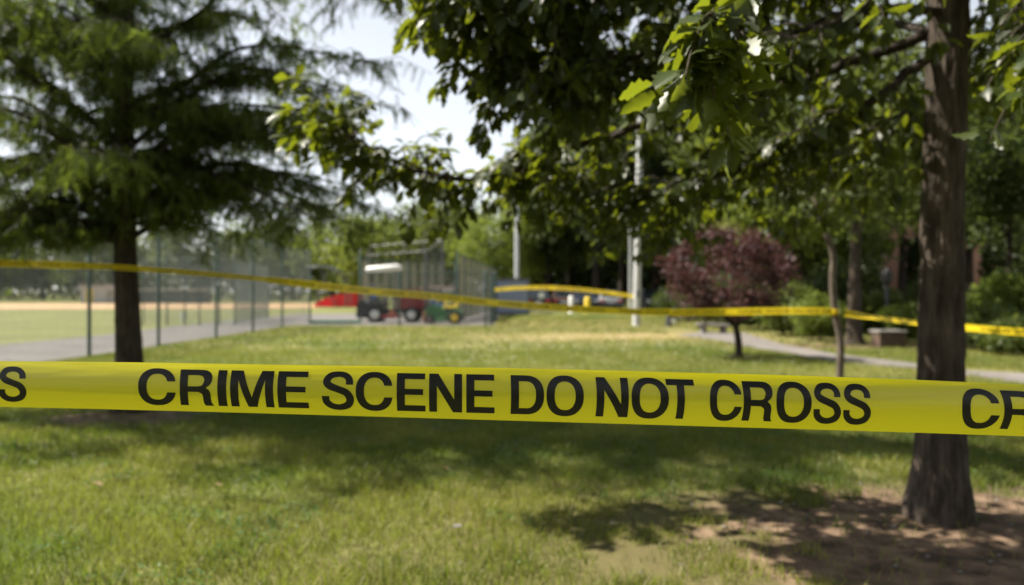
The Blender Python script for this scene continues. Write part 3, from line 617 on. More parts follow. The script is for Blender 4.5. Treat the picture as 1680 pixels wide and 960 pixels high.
# ------------------------------------------------------------ ball field furniture far left
MB_ = MB
bs = thing('portable_backstop', 'curved galvanised tube backstop on wheels beside the red canopy', 'backstop', (GX(540, 62), 62, 0))
for dy in (-.9, .9):
    pts_ = [P(*p) for p in ((508, 440, 62), (520, 437, 62), (545, 440, 62), (558, 447, 62), (567, 462, 62), (571, 480, 62), (572, 500, 62))]
    MB().tube([(p.x, p.y + dy, max(p.z, .05)) for p in catmull(pts_, 4)], .07, 8).build('hoop', M_GALV, bs, True)
for a, b_ in (((543, 441), (522, 500)), ((528, 438), (553, 500))):
    p, q_ = P(a[0], a[1], 62), P(b_[0], b_[1], 62); MB().tube([(p.x, 61.1, p.z), (q_.x, 61.1, max(.05, q_.z))], .05, 8).build('strut', M_GALV, bs, True)
p = P(508, 440, 62); MB().tube([(p.x, 61.1, p.z), (p.x, 62.9, p.z)], .07, 8).build('crossbar', M_GALV, bs, True)
D5 = 72.0; zx = lambda x: GX(x, D5)
ct = thing('canopy_tent', 'low bright red canvas canopy sloping down to the grass beyond the fence', 'canopy', (zx(556), D5, 0))
pf = [(zx(521), 0.05), (zx(530), .48), (zx(545), .85), (zx(562), 1.12), (zx(580), 1.30), (zx(590), 1.28), (zx(592), .02)]
MB().prism([(a, b_) for a, b_ in pf], D5 - 2, D5 + 2).build('canvas', M_REDT, ct)
for px_ in (534, 560, 576): MB().tube([(zx(px_), D5 - 2.05, 0), (zx(px_), D5 - 2.05, .5 + (px_ - 534) * .012)], .03, 6).build('pole', M_GALV, ct)
D6 = 98.0; dx = lambda x: GX(x, D6)
dg = thing('dugout', 'long dark dugout with a flat pale roof edge beyond the infield clay', 'dugout', (dx(262), D6, 0))
MB().box((dx(262), D6 + 1.4, .75), (11.4, .2, 1.5)).build('back_wall', M_DARK, dg)
MB().box((dx(262), D6, 1.62), (12.0, 3.2, .20), bev=.03).build('roof', simple('roof_felt', (.36, .29, .27), .8), dg)
for k in range(6): MB().tube([(dx(188 + 149 * k / 5), D6 - 1.4, 0), (dx(188 + 149 * k / 5), D6 - 1.4, 1.55)], .06, 6).build('post', M_DARK, dg)
MB().box((dx(262), D6 + .8, .42), (10.5, .4, .06)).build('bench', M_GALV, dg)
sb_ = thing('field_shed', 'pale concrete block shed left of the dark dugout beyond the infield', 'shed', (dx(163), D6, 0))
MB().box((dx(163), D6 + 1, 1.05), (4.2, 3.0, 2.1)).build('wall', simple('pale_block', (.42, .38, .37), .85), sb_)
MB().box((dx(163), D6 + 1, 2.2), (4.6, 3.4, .16), bev=.03).build('roof', M_BRN, sb_)
dr_ = MB().box((dx(150), D6 - .52, .85), (.9, .05, 1.7)).build('door', M_YEL, sb_); MB().box((dx(154), D6 - .56, .85), (.06, .04, .12)).build('handle', M_GALV, dr_)
bl = thing('bleachers', 'low silver bleachers beyond the infield left of the red canopy', 'bleachers', (GX(425, 95), 95, 0))
for k in range(4): MB().box((GX(425, 95), 95 + k * .6, .3 + k * .28), (6.5, .35, .06)).build('bench', M_GALV, bl)
for k in range(4):
    X = GX(425, 95) - 3 + 2 * k; MB().tube([(X, 94.9, 0), (X, 96.9, 1.1), (X, 96.9, 0)], .04, 6).build('frame', M_GALV, bl)
bk = thing('bucket', 'small white bucket on the asphalt inside the netting enclosure', 'bucket', (GX(301, 36.5), 36.5, .012))
MB().lathe([(.12, .015), (.15, .36), (.16, .38), (.14, .38), (.12, .05)], (GX(301, 36.5), 36.5, 0), 'Z', 16).build('body', M_WHITE, bk, True)
MB().tube([(GX(301, 36.5) + .15 * math.cos(a), 36.45, .38 + .14 * math.sin(a)) for a in [PI * i / 8 for i in range(9)]], .008, 5).build('handle', M_GALV, bk, True)

# ------------------------------------------------------------ poles, container, far street
lp = thing('light_pole', 'tall pale grey light pole rising from the lawn left of the plum tree', 'light pole', (GX(1044, 31), 31, 0))
bx, tx_ = GX(1044, 31), GX(1053, 31)
MB().tube([(bx, 31, 0), (bx + (tx_ - bx) * .5, 31, 5.5), (tx_, 31, 11.4)], [.15, .125, .095], 16).build('shaft', M_POLE, lp, True)
MB().lathe([(.18, 0), (.18, .03), (.155, .05), (.15, .06)], (bx, 31, 0), 'Z', 16).build('base', M_POLE, lp, True)
MB().box((bx + .02, 30.83, 1.25), (.12, .03, .28), bev=.01).build('hand_hole_cover', M_GALV, lp)
MB().tube([(tx_, 31, 11.3), (tx_ + 1.0, 31, 11.6)], .05, 8).build('arm', M_POLE, lp); MB().box((tx_ + 1.2, 31, 11.6), (.6, .3, .14), bev=.04).build('lamp_head', M_GALV, lp)
def pole2(x, d, zt, r, label):
    o = thing('light_pole', label, 'light pole', (GX(x, d), d, 0)); X = GX(x, d)
    MB().tube([(X, d, 0), (X, d, zt)], [r, r * .7], 12).build('shaft', M_POLE, o, True)
    MB().box((X, d, zt + .1), (.7, .3, .2), bev=.05).build('lamp_head', M_GALV, o)
pole2(848, 50, 11.0, .15, 'distant grey light pole standing behind the blue container')
pole2(1034, 52, 6.6, .09, 'distant pale pole just left of the tall light pole among trees')
kc = thing('storage_container', 'blue grey corrugated storage container beyond the fence corner', 'container', (GX(838, 46), 46, 0))
X0, X1 = GX(812, 46), GX(868, 46); pr_ = []; k = 0; mb = MB()
MB().box(((X0 + X1) / 2, 47.2, 1.04), (X1 - X0, 2.2, 2.0)).build('box', M_CONT, kc)
nn = 9
for i in range(nn):
    xx = X0 + .1 + (X1 - X0 - .2) * (i + .5) / nn; MB().box((xx, 46.07, 1.04), (.11, .06, 1.86), bev=.015).build('panel', M_CONT, kc)
for z_ in (.08, 2.06): MB().box(((X0 + X1) / 2, 46.06, z_), (X1 - X0 + .04, .14, .12)).build('frame_rail', M_GALV, kc)
for x_ in (X0, X1): MB().box((x_, 46.05, 1.04), (.08, .16, 1.84)).build('corner_post', M_GALV, kc)

def car_end(x, d, m, label, wd=1.8, h_=1.5, front_=False):
    X = GX(x, d); r_ = thing('parked_car', label, 'car', (X, d, 0), 'cars parked along the far street')
    L = 4.4; hw = wd / 2
    def sect(y, pts):  # mirrored cross-section rows
        return [(X - a, y, z) for a, z in pts] + [(X + a, y, z) for a, z in reversed(pts)]
    lowr = [(hw - .06, .28), (hw, .55), (hw - .03, .90)]
    secs = [(d, [(hw - .15, .40), (hw - .08, .60), (hw - .12, .84)]), (d + .15, lowr), (d + L - .2, lowr), (d + L, [(hw - .15, .40), (hw - .08, .58), (hw - .14, .78)])]
    V = []; F = []
    for y, p in secs: V += sect(y, p)
    for i in range(3):
        for j in range(6): F.append((i * 6 + j, i * 6 + (j + 1) % 6, i * 6 + 6 + (j + 1) % 6, i * 6 + 6 + j))
    F += [tuple(range(6))[::-1], tuple(18 + j for j in range(6))]
    MB().add(V, F).build('body', m, r_)
    V = []; a0, a1 = (.35, .95) if not front_ else (1.1, 1.8); e0, e1 = (3.3, 2.6)
    for y, a, z in ((d + a0, hw - .10, .88), (d + a1, hw - .28, h_), (d + e1, hw - .28, h_), (d + e0 + .2, hw - .10, .88)): V += [(X - a, y, z), (X + a, y, z)]
    MB().add(V, [(2, 3, 5, 4), (0, 1, 3, 2), (4, 5, 7, 6), (0, 2, 4, 6), (1, 7, 5, 3), (0, 6, 7, 1)]).build('cabin', m, r_)
    za, zb = .95, h_ - .08; ya = d + a0 + (za - .88) / (h_ - .88) * (a1 - a0); yb = d + a0 + (zb - .88) / (h_ - .88) * (a1 - a0)
    MB().add([(X - hw + .22, ya - .012, za), (X + hw - .22, ya - .012, za), (X + hw - .34, yb - .012, zb), (X - hw + .34, yb - .012, zb)], [(0, 1, 2, 3)]).build('rear_window' if not front_ else 'windscreen', M_GLASS, r_)
    for s_ in (-1, 1):
        MB().box((X + s_ * (hw - .25), d - .01, .70), (.30, .06, .15), bev=.02).build('tail_lamp' if not front_ else 'headlight', M_LAMPR if not front_ else M_CHROME, r_)
        for yy in (.8, 3.5):
            wk = MB().lathe([(.1, -.1), (.31, -.1), (.33, 0), (.31, .1), (.1, .1)], (X + s_ * (hw - .12), d + yy, .33), 'X', 18).build('wheel', M_BLK, r_, True)
            MB().lathe([(.05, -.115), (.2, -.115), (.2, .115), (.05, .115)], (X + s_ * (hw - .12), d + yy, .33), 'X', 14).build('rim', M_CHROME, wk)
    MB().box((X, d - .02, .48), (wd - .25, .12, .16), bev=.03).build('bumper', M_DARK, r_)
    MB().box((X, d - .07, .62), (.45, .02, .12)).build('number_plate', M_WHITE, r_)
car_end(884, 56, M_CARD, 'black car parked end on just right of the blue container', h_=1.62)
car_end(925, 57, M_CARM, 'maroon car parked end on between the black and the dark blue ones')
car_end(962, 56, M_CARB, 'dark blue car parked behind the yellow post', front_=True)
car_end(1003, 57, M_CARS, 'silver car parked end on left of the tall light pole', h_=1.45)
car_end(1080, 55, M_CARD, 'dark car parked right of the tall light pole under the trees', front_=True, h_=1.45)
def post(name, x, d, h_, r, m, label, cat):
    o = thing(name, label, cat, (GX(x, d), d, 0)); X = GX(x, d)
    MB().lathe([(r, 0), (r, h_ * .9), (r * .8, h_ * .97), (r * .3, h_)], (X, d, 0), 'Z', 16).build('shaft', m, o, True)
    MB().lathe([(r * 1.25, 0), (r * 1.25, .06), (r, .08)], (X, d, 0), 'Z', 16).build('base', m, o, True)
    return o
post('bollard', 964, 50, 1.02, .19, M_YEL, 'stout yellow bollard in front of the dark blue parked car', 'bollard')
post('bollard', 937, 50, 1.08, .15, M_WHITE, 'stout white bollard standing left of the yellow one', 'bollard')
tk = thing('street_sign', 'round white sign on a thin post beside the black parked car', 'sign', (GX(888, 52), 52, 0))
MB().tube([(GX(888, 52), 52, 0), (GX(888, 52), 52, 1.3)], .03, 8).build('pole', M_GALV, tk); MB().lathe([(.2, -.02), (.2, 0)], (GX(888, 52), 51.95, 1.12), 'Y', 20).build('sign_plate', M_WHITE, tk)
bl_ = post('bollard', 1098, 30.5, .48, .13, M_BLK, 'low black bollard with a round white reflector on the lawn', 'bollard')
MB().lathe([(.10, -.02), (.10, 0)], (GX(1106, 30.2), 30.3, .22), 'Y', 16).build('reflector', M_WHITE, bl_)
# stone slab, planter box, lamp post on the right
sl = thing('stone_bench', 'low pale stone bench beside the end of the footpath', 'bench', (GX(1170, 25.5), 25.5, 0))
MB().box((GX(1170, 25.5), 25.5, .26), (1.0, .5, .10), ry=R(3), bev=.03).build('seat', M_STONE, sl)
for dx_ in (-.32, .32): MB().box((GX(1170, 25.5) + dx_, 25.5, .105), (.14, .42, .205), bev=.02).build('leg', M_STONE, sl)
pb = thing('planter_box', 'dark brown box with a pale top under the large background tree', 'planter', (GX(1457, 19), 19, 0))
MB().box((GX(1457, 19), 19, .17), (.62, .5, .34), bev=.02).build('box', barkmat('box_wood', (.05, .035, .025), (.11, .075, .055)), pb)
MB().box((GX(1457, 19), 19, .375), (.68, .56, .06), bev=.015).build('lid', M_STONE, pb)
sp = thing('park_lamp', 'dark slim lamp post with a lantern behind the brown box', 'lamp post', (GX(1455, 21), 21, 0))
MB().tube([(GX(1455, 21), 21, 0), (GX(1455, 21), 21, .5), (GX(1455, 21), 21, 1.5)], [.09, .05, .04], 12).build('shaft', M_DARK, sp, True)
MB().lathe([(.06, 1.5), (.13, 1.6), (.16, 1.8), (.02, 1.95)], (GX(1455, 21), 21, 0), 'Z', 12).build('lantern', M_DARK, sp)
# brick building far right
BX = 48.0; bb = thing('brick_building', 'long red brick building glimpsed through the trees on the far right', 'building', (BX, 72, 0))
wl_ = MB().box((BX, 78, 4.5), (34, 12, 9)).build('wall', M_BRICK, bb)
MB().box((BX, 78, 9.2), (34.8, 12.8, .5)).build('roof', M_DARK, bb)
for k in range(9):
    for z_ in (1.9, 5.4):
        X = BX - 15 + 3.6 * k; wf = MB().box((X, 71.97, z_), (1.3, .10, 1.6)).build('window', M_WHITE, bb)
        MB().box((X, 71.93, z_), (1.1, .06, 1.4)).build('pane', M_GLASS, wf); MB().box((X, 71.9, z_ - .86), (1.5, .2, .1)).build('sill', M_STONE, wf)

# ------------------------------------------------------------ trees
def tubes(name, chains, m, parent, n=7, smooth=True):
    mb = MB()
    for pts, rad in chains: mb.tube(pts, rad, n)
    return mb.build(name, m, parent, smooth)
QV = np.array([[0, 0, 0], [.35, -.28, .04], [.72, -.22, .02], [1, 0, -.10], [.72, .22, .02], [.35, .28, .04]]); QF = np.array([[0, 1, 5, 5], [1, 2, 4, 5], [2, 3, 4, 4]])
LV = np.array([[0, 0, 0], [.5, -.3, .05], [1, 0, -.08], [.5, .3, .05]]); LF = np.array([[0, 1, 2], [0, 2, 3]])
def leaves_in(pos, size, upb=0.6, droop=0.3):
    n_ = len(pos); ax = rng.normal(0, 1, (n_, 3)); ax[:, 2] -= droop; nrm = rng.normal(0, 1, (n_, 3)); nrm[:, 2] += upb
    x, y, z = frames(ax, nrm); s_ = size * rng.uniform(.6, 1.3, n_)
    return scatter(LV, LF, pos, x, y, z, s_)
LEAFK = 1.3
def park_tree(x, d, H, rx, rz, zc, label, mat=M_TD, nl=5200, leaf=.28, ncl=46, trunk=.2, name='park_tree', lean=0, ry=None, group=None, bark=M_BARKD, seedpts=None, cl=.34, cat='tree', off=(0, 0)):
    X = GX(x, d); root = thing(name, label, cat, (X, d, 0), group); ry = ry or rx
    tp = Vector((X + lean, d, H * .82)); pts = [Vector((X, d, 0)), Vector((X + lean * .1, d, H * .12)), Vector((X + lean * .45 + .1, d + .1, H * .4)), tp]
    MB().tube(catmull(pts, 5), list(np.interp(np.linspace(0, 1, 16), [0, .05, .3, 1], [trunk * 1.5, trunk, trunk * .8, trunk * .15])), 10).build('trunk', bark, root, True)
    cen = np.array([X + lean * .5 + off[0], d + off[1], zc]); dirs = unit(rng.normal(0, 1, (ncl, 3))); rr = rng.uniform(.35, 1.0, ncl) ** .6
    cc = cen + dirs * rr[:, None] * np.array([rx, ry, rz]) * (.75 + .35 * rng.random(ncl))[:, None]
    ch = []
    for i in range(min(12, ncl)):
        e = Vector(cc[i]); z0 = max(.18 * H, min(e.z - .12 * H, H * .7)); f_ = z0 / (H * .82); s_ = pts[0].lerp(tp, f_)
        mid = s_.lerp(e, .5) + Vector((0, 0, .04 * H)); ch.append((catmull([s_, mid, e], 4), list(np.linspace(trunk * .35, trunk * .06, 9))))
    tubes('limb', ch, bark, root, 5)
    cr_ = rng.uniform(.55, 1.25, ncl) * cl * (rx * ry * rz) ** (1 / 3); w_ = cr_ ** 2; idx = rng.choice(ncl, nl, p=w_ / w_.sum())
    dd = unit(rng.normal(0, 1, (nl, 3))) * (rng.random(nl) ** .45)[:, None]
    pos = cc[idx] + dd * cr_[idx][:, None] * np.array([1.15, 1.15, .8]); pos = pos[pos[:, 2] > .15]
    V, F = leaves_in(pos, leaf * LEAFK); tnt = np.clip(rng.normal(.35, .2, len(pos)) + (rng.random(ncl)[idx][:len(pos)] - .5) * .25, 0, 1)
    npmesh('crown', V, F, mat, root, np.repeat(tnt, 2), 'stuff')
    return root
g1 = 'trees of the wood behind the park'
# far row beyond the ball field
far = [(-120, 135, 12), (-20, 130, 13), (70, 138, 12), (150, 128, 12.5), (235, 136, 13.5), (320, 130, 15), (405, 135, 16), (480, 128, 15.5), (545, 120, 13)]
fl = ['tall rounded tree beyond the outfield at the far left edge of the view', 'broad tree beyond the outfield behind the low left cypress foliage', 'tree beyond the outfield left of the pale field shed', 'tree beyond the outfield behind the pale field shed',
      'tree beyond the infield behind the left half of the dugout', 'tree beyond the infield behind the right end of the dugout', 'tree beyond the infield behind the left end of the bleachers', 'tree beyond the infield behind the right end of the bleachers', 'dark tree beyond the curved backstop']
for (x, d, H), lb in zip(far, fl): park_tree(x, d, H, 6.5, H * .42, H * .52, lb, [M_TD, M_TM][x % 2], 2600, .62, 40, .3, group='trees beyond the ball field')
# behind the cage
park_tree(612, 88, 11.5, 5.5, 4.6, 6.2, 'olive green tree behind the left half of the batting cage', M_TB, 6000, .34, 60, .3, group=g1)
park_tree(700, 84, 13.2, 5.2, 5.2, 6.8, 'dull green tree behind the middle of the batting cage', M_TM, 6000, .34, 60, .3, group=g1)
park_tree(655, 100, 12, 8, 4.5, 6.0, 'dark tree furthest back behind the batting cage', M_TD, 4500, .45, 60, .3, group=g1)
park_tree(752, 92, 12.8, 4.0, 5.4, 7.4, 'dark pointed tree left of the bright green tree', M_TD, 5000, .36, 50, .3, group=g1)
park_tree(812, 62, 8.8, 3.4, 3.4, 5.2, 'bright yellow green tree above the fence corner', M_TB, 9000, .20, 70, .2, group=g1)
park_tree(872, 66, 9.6, 2.8, 3.6, 5.8, 'bright green tree behind the distant grey pole', M_TB, 6500, .22, 60, .2, group=g1)
# dark wood on the right of centre
wood = [(900, 64, 15, 4.2, 5.4, 9.0, M_TD, 'dark tree above the black and maroon parked cars'), (934, 70, 17, 4.5, 6, 10.5, M_TM, 'tall tree above the maroon parked car'),
        (978, 60, 18, 5.0, 6.5, 10.8, M_TD, 'stout dark trunked tree above the silver parked car'), (1075, 62, 16, 5, 6.6, 9.2, M_TM, 'leafy tree right of the tall light pole'),
        (1020, 80, 22, 7, 8, 13, M_TD, 'very tall dark tree behind the tall light pole'), (1150, 58, 15, 5, 6.5, 8.4, M_TD, 'dark tree behind the left side of the plum tree'),
        (1235, 52, 14, 4.8, 6.2, 7.6, M_TM, 'green tree behind the right side of the plum tree'), (1130, 85, 24, 8, 9, 13, M_TD, 'tallest dark tree far behind the plum tree'),
        (1310, 46, 12, 4.2, 5.4, 6.6, M_TM, 'green tree far behind the sapling'), (1290, 75, 20, 8, 8, 11.5, M_TD, 'tall dark tree far behind the sapling'),
        (1480, 60, 17, 6.0, 5.5, 11.2, M_TB, 'tall tree in front of the brick building left of the oak trunk'), (1590, 56, 16, 5.5, 5.2, 10.5, M_TB, 'tall tree in front of the brick building right of the oak trunk'),
        (1700, 50, 14, 5.0, 4.6, 8.8, M_TM, 'dark tree at the right edge before the brick building'), (1350, 66, 18, 6, 7, 10, M_TD, 'dark tree left of the brick building')]
for x, d, H, rx, rz, zc, m_, lb in wood: park_tree(x, d, H, rx, rz, zc, lb, m_, 11000, .34 if d < 66 else .46, 90, .40, group=g1)
def woodland(name, label, x0, x1, d0, d1, h0, h1, n_, leaf, m):
    xs_ = rng.uniform(x0, x1, n_); ds = rng.uniform(d0, d1, n_); X = (xs_ - 840) / FPX * ds
    top = h0 + (h1 - h0) * vnoise(X * .23, ds * .1) + 1.6 * vnoise(X * .9 + 7, ds * .3); Z = top * rng.random(n_) ** .75
    V, F = leaves_in(np.stack([X, ds, Z + .1], 1), leaf); o = npmesh(name, V, F, m, None, np.repeat(np.clip(rng.normal(.35, .22, n_), 0, 1), 2), 'stuff')
    o['label'] = label; o['category'] = 'woodland'
woodland('woodland', 'far-off dark wood closing the view behind the street', 830, 1420, 98, 112, 9, 17, 40000, .95, M_TD)
woodland('woodland', 'far-off wood behind the brick building', 1400, 1900, 92, 100, 12, 17, 14000, .8, M_TD)
woodland('woodland', 'far-off hazy tree belt beyond the ball field', -420, 850, 142, 156, 7, 10.5, 26000, .95, M_TM)
woodland('woodland', 'dense undergrowth in front of the brick building', 1180, 1425, 60, 66, 3.5, 6.5, 9000, .40, M_TD)
woodland('woodland', 'dark undergrowth between the two glimpses of brick wall', 1488, 1580, 62, 66, 3.5, 6.0, 4000, .40, M_TD)
woodland('woodland', 'dark undergrowth right of the brick wall glimpses', 1610, 1800, 60, 66, 3.5, 6.0, 6000, .40, M_TD)
# middle distance right
park_tree(1402, 19.8, 10, 3.2, 2.6, 5.6, 'large broad trunked tree beside the brown planter box', M_TM, 11000, .15, 70, .20, bark=M_BARK2, cl=.36, off=(.3, .5))
park_tree(1655, 22, 8, 2.8, 2.6, 5.0, 'leafy tree at the right edge beyond the footpath', M_TD, 9000, .16, 60, .12, off=(.2, 0))
park_tree(1290, 27, 8.5, 2.8, 2.6, 5.0, 'bright leaved tree between the plum tree and the broad trunk', M_TB, 9000, .17, 60, .13)
# unseen trees added behind the photographer to keep the oak's near side in shade
park_tree(*[840 + FPX * -4.5 / -8.0, -8.0][:2], 10, 4.2, 4.0, 5.8, 'unseen shade tree added behind the camera to its left, outside the photograph', M_TM, 8000, .24, 70, .22, bark=M_BARK2)
park_tree(840 + FPX * 3.0 / -7.5, -7.5, 10, 4.0, 4.0, 5.8, 'unseen shade tree added behind the camera to its right, outside the photograph', M_TM, 8000, .24, 70, .22, bark=M_BARK2)
park_tree(840 + FPX * 10.0 / -4.5, -4.5, 10, 3.8, 4.2, 5.6, 'unseen shade tree added far right of the camera, outside the photograph', M_TM, 8000, .24, 70, .22, bark=M_BARK2)
# hedge shrubs
shr = [(1245, 28, 1.6, 1.3, M_TM, 'dark green shrub just right of the plum tree'), (1300, 24, 1.4, 1.0, M_TM, 'tall shrub between the plum tree and the sapling'), (1345, 21.5, 1.15, .7, M_TB, 'rounded yellow green shrub just left of the sapling'),
       (1440, 25, 1.25, 1.2, M_TM, 'shrub behind the brown planter box'), (1490, 20.5, 1.0, .55, M_TB, 'low bright shrub right of the brown planter box'), (1636, 22, 1.7, .9, M_TB, 'upright yellow green shrub right of the brick wall glimpse'),
       (1625, 18, .9, .8, M_TM, 'low spreading shrub right of the oak trunk beside the footpath'), (1670, 16.5, .8, .75, M_TM, 'low dark shrub at the right edge beside the footpath'), (1700, 24, 2.2, 1.4, M_TD, 'tall dark shrub at the right edge behind the low ones'),
       (1395, 27, 2.4, 1.5, M_TD, 'tall shrub hidden behind the broad trunk'), (1535, 26, 2.0, .9, M_TD, 'tall shrub right behind the oak trunk'), (1190, 33, 1.9, 1.8, M_TD, 'dark shrub behind the plum tree trunk'), (1130, 36, 1.5, 1.6, M_TD, 'dark shrub between the light pole and the plum tree')]
for x, d, h_, rx, m_, lb in shr:
    park_tree(x, d, h_, rx, h_ * .52, h_ * .55, lb, m_, 3600, .085 if d < 22 else .12, 34, .03, 'garden_shrub', group='shrubs along the park edge', cat='shrub', cl=.42)
# plum tree with the dark curved trunk
X = GX(1212, 15.8); pt = thing('plum_tree', 'small purple leaved plum tree with a dark curved trunk', 'tree', (X, 15.8, 0))
tk_ = catmull([(X, 15.8, 0), (X + .0, 15.8, .25), (X - .03, 15.8, .5), (X - .08, 15.82, .75), (X - .12, 15.8, 1.3), (X - .1, 15.8, 2.2)], 5)
MB().tube(tk_, list(np.interp(np.linspace(0, 1, len(tk_)), [0, .1, .4, 1], [.10, .075, .07, .02])), 12).build('trunk', M_BARKD, pt, True)
nc = 80; cen = np.array([X - .28, 15.8, 1.68]); dirs = unit(rng.normal(0, 1, (nc, 3))); cc = cen + dirs * (rng.uniform(.4, 1, nc) ** .5)[:, None] * np.array([1.2, 1.1, .92])
tubes('limb', [(catmull([tk_[12], Vector(cc[i]).lerp(tk_[14], .5), Vector(cc[i])], 4), list(np.linspace(.03, .006, 9))) for i in range(16)], M_BARKD, pt, 5)
nl = 8500; idx = rng.integers(0, nc, nl); crp = rng.uniform(.13, .42, nc); pos = cc[idx] + unit(rng.normal(0, 1, (nl, 3))) * (rng.random(nl) ** .5 * crp[idx])[:, None]
pos = pos[pos[:, 2] > .62]
V, F = leaves_in(pos, .085); npmesh('crown', V, F, M_PUR, pt, np.repeat(np.clip(rng.beta(1.3, 2.2, len(pos)), 0, 1), 2), 'stuff')
# sapling with the tape round it
spn = thing('sapling', 'thin pale sapling with the background tape tied round its trunk', 'tree', (GX(1378, 8.3), 8.3, 0))
tk_ = catmull([P(1378, 684, 8.3), P(1378, 620, 8.3), P(1379, 560, 8.3), P(1370, 510, 8.3), P(1366, 460, 8.3), P(1367, 420, 8.3), P(1352, 372, 8.3), P(1338, 330, 8.35), P(1332, 250, 8.4), P(1340, 120, 8.4), P(1345, 0, 8.4), P(1345, -90, 8.4)], 4)
tk_[0].z = 0
MB().tube(tk_, list(np.interp(np.linspace(0, 1, len(tk_)), [0, .03, .4, 1], [.055, .040, .034, .010])), 10).build('trunk', M_BARK3, spn, True)
br_ = []; ends = []
for k in range(22):
    i = random.randint(26, len(tk_) - 2); a = random.uniform(0, 2 * PI); L_ = random.uniform(.5, 1.1); s_ = tk_[i]; e = s_ + Vector((math.cos(a) * L_, math.sin(a) * L_, random.uniform(.1, .6)))
    br_.append((catmull([s_, s_.lerp(e, .5) + Vector((0, 0, .08)), e], 3), list(np.linspace(.012, .004, 7)))); ends += [(s_, e)] * 1
tubes('limb', br_, M_BARK3, spn, 5)
pos = np.array([np.array(s_.lerp(e, random.uniform(.3, 1.05))) + rng.normal(0, .10, 3) for s_, e in ends for _ in range(55)])
V, F = leaves_in(pos, .075); npmesh('crown', V, F, M_TM, spn, np.repeat(np.clip(rng.normal(.5, .2, len(pos)), 0, 1), 2), 'stuff')
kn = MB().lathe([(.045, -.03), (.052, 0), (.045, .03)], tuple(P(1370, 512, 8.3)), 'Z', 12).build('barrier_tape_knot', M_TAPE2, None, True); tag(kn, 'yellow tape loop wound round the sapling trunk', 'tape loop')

# ------------------------------------------------------------ trunk with bark relief
def bark_trunk(prof, n, m, root, ridge, flare, name='trunk', step=0.02):
    """prof: list of (centre Vector, radius); ridged surface"""
    zs = [p.z for p, _ in prof]; H0, H1 = zs[0], zs[-1]; k = int((H1 - H0) / step); Z = np.linspace(H0, H1, k)
    cx_ = np.interp(Z, zs, [p.x for p, _ in prof]); cy_ = np.interp(Z, zs, [p.y for p, _ in prof]); rr = np.interp(Z, zs, [r for _, r in prof])
    A = np.linspace(0, 2 * PI, n, endpoint=False); ZZ, AA = np.meshgrid(Z, A, indexing='ij')
    u = AA / (2 * PI) * 64
    def pn(fu, fz, off):  # periodic round the trunk
        return vnoise(AA / (2 * PI) * fu, ZZ * fz + off)
    r1_ = np.abs(vnoise(AA / (2 * PI) * 48 + 1.5 * vnoise(AA / (2 * PI) * 16, ZZ * 7), ZZ * 5.0 + 3) - .5) * 2
    r2_ = np.abs(vnoise(AA / (2 * PI) * 64, ZZ * 22 + 11) - .5) * 2
    rad = rr[:, None] + ridge * (r1_ + .5 * r2_ - .6)
    fl_ = np.clip(1 - ZZ / .42, 0, 1) ** 1.8 * flare * (.6 + .55 * (.5 + .5 * np.sin(AA * 5 + 1 + np.sin(AA * 2)))); rad = rad + fl_
    V = np.stack([cx_[:, None] + rad * np.cos(AA), cy_[:, None] + rad * np.sin(AA), ZZ], -1).reshape(-1, 3)
    i, j = np.meshgrid(np.arange(k - 1), np.arange(n), indexing='ij'); F = np.stack([i * n + j, i * n + (j + 1) % n, (i + 1) * n + (j + 1) % n, (i + 1) * n + j], -1).reshape(-1, 4)
    return npmesh(name, V, F, m, root, smooth=True)

# ---- the oak on the right
OD = 4.6; OX = GX(1543, OD); oak = thing('oak_tree', 'big oak with a dark ridged trunk on bare earth and leafy limbs overhead', 'tree', (OX, OD, 0))
prof = [(P(1541, 855, OD), .150), (P(1542, 790, OD), .146), (P(1543, 710, OD), .136), (P(1544, 600, OD), .124), (P(1546, 366, OD), .112), (P(1557, 0, OD), .108), (P(1562, -300, OD), .098), (P(1558, -900, OD), .07), (P(1560, -1500, OD), .025)]
prof = [(Vector((p.x, p.y, max(-.03, p.z))), r) for p, r in prof]; prof[0][0].z = -.03
bark_trunk(prof, 240, M_BARK, oak, .010, .055)
limbs = []   # (points, r0, r1, sprigs, spread, size)
UMIN = {}
def limb(pts, r0, r1, ns, sl=.5, droop=.2, leafs=1.0, umin=.16): UMIN[len(limbs)] = umin; limbs.append(([P(*p) for p in pts], r0, r1, ns, sl, droop, leafs))
limb([(1556, 40, 4.6), (1440, 85, 4.75), (1290, 140, 4.9), (1100, 195, 5.0), (960, 235, 5.0), (850, 280, 5.0), (740, 292, 5.0), (630, 262, 4.95), (568, 225, 4.9), (530, 200, 4.85)], .036, .004, 50, .36, .2)
limb([(1552, 70, 4.6), (1450, 150, 4.5), (1330, 235, 4.7), (1200, 285, 4.9), (1080, 310, 5.1), (960, 300, 5.3), (870, 300, 5.5)], .030, .005, 50, .42, .25)
limb([(1560, -60, 4.6), (1400, -50, 4.4), (1200, -20, 4.3), (1000, 0, 4.3), (900, 0, 4.3), (820, -8, 4.3), (745, -14, 4.3)], .034, .005, 62, .42, .35)
limb([(1558, -150, 4.6), (1430, -150, 3.7), (1320, -90, 2.9), (1255, -40, 2.45), (1220, 5, 2.25), (1180, 55, 2.15), (1150, 105, 2.1)], .018, .003, 9, .17, .25, 1.2, .72)
limb([(1556, 60, 4.6), (1450, 40, 5.3), (1280, 60, 6.2), (1120, 90, 6.8), (980, 110, 7.2), (900, 150, 7.4)], .030, .005, 62, .55, .2)
limb([(1556, 20, 4.6), (1400, 20, 4.2), (1250, 80, 4.1), (1100, 90, 4.2), (990, 100, 4.3), (910, 112, 4.4), (860, 112, 4.4)], .028, .005, 60, .42, .3)
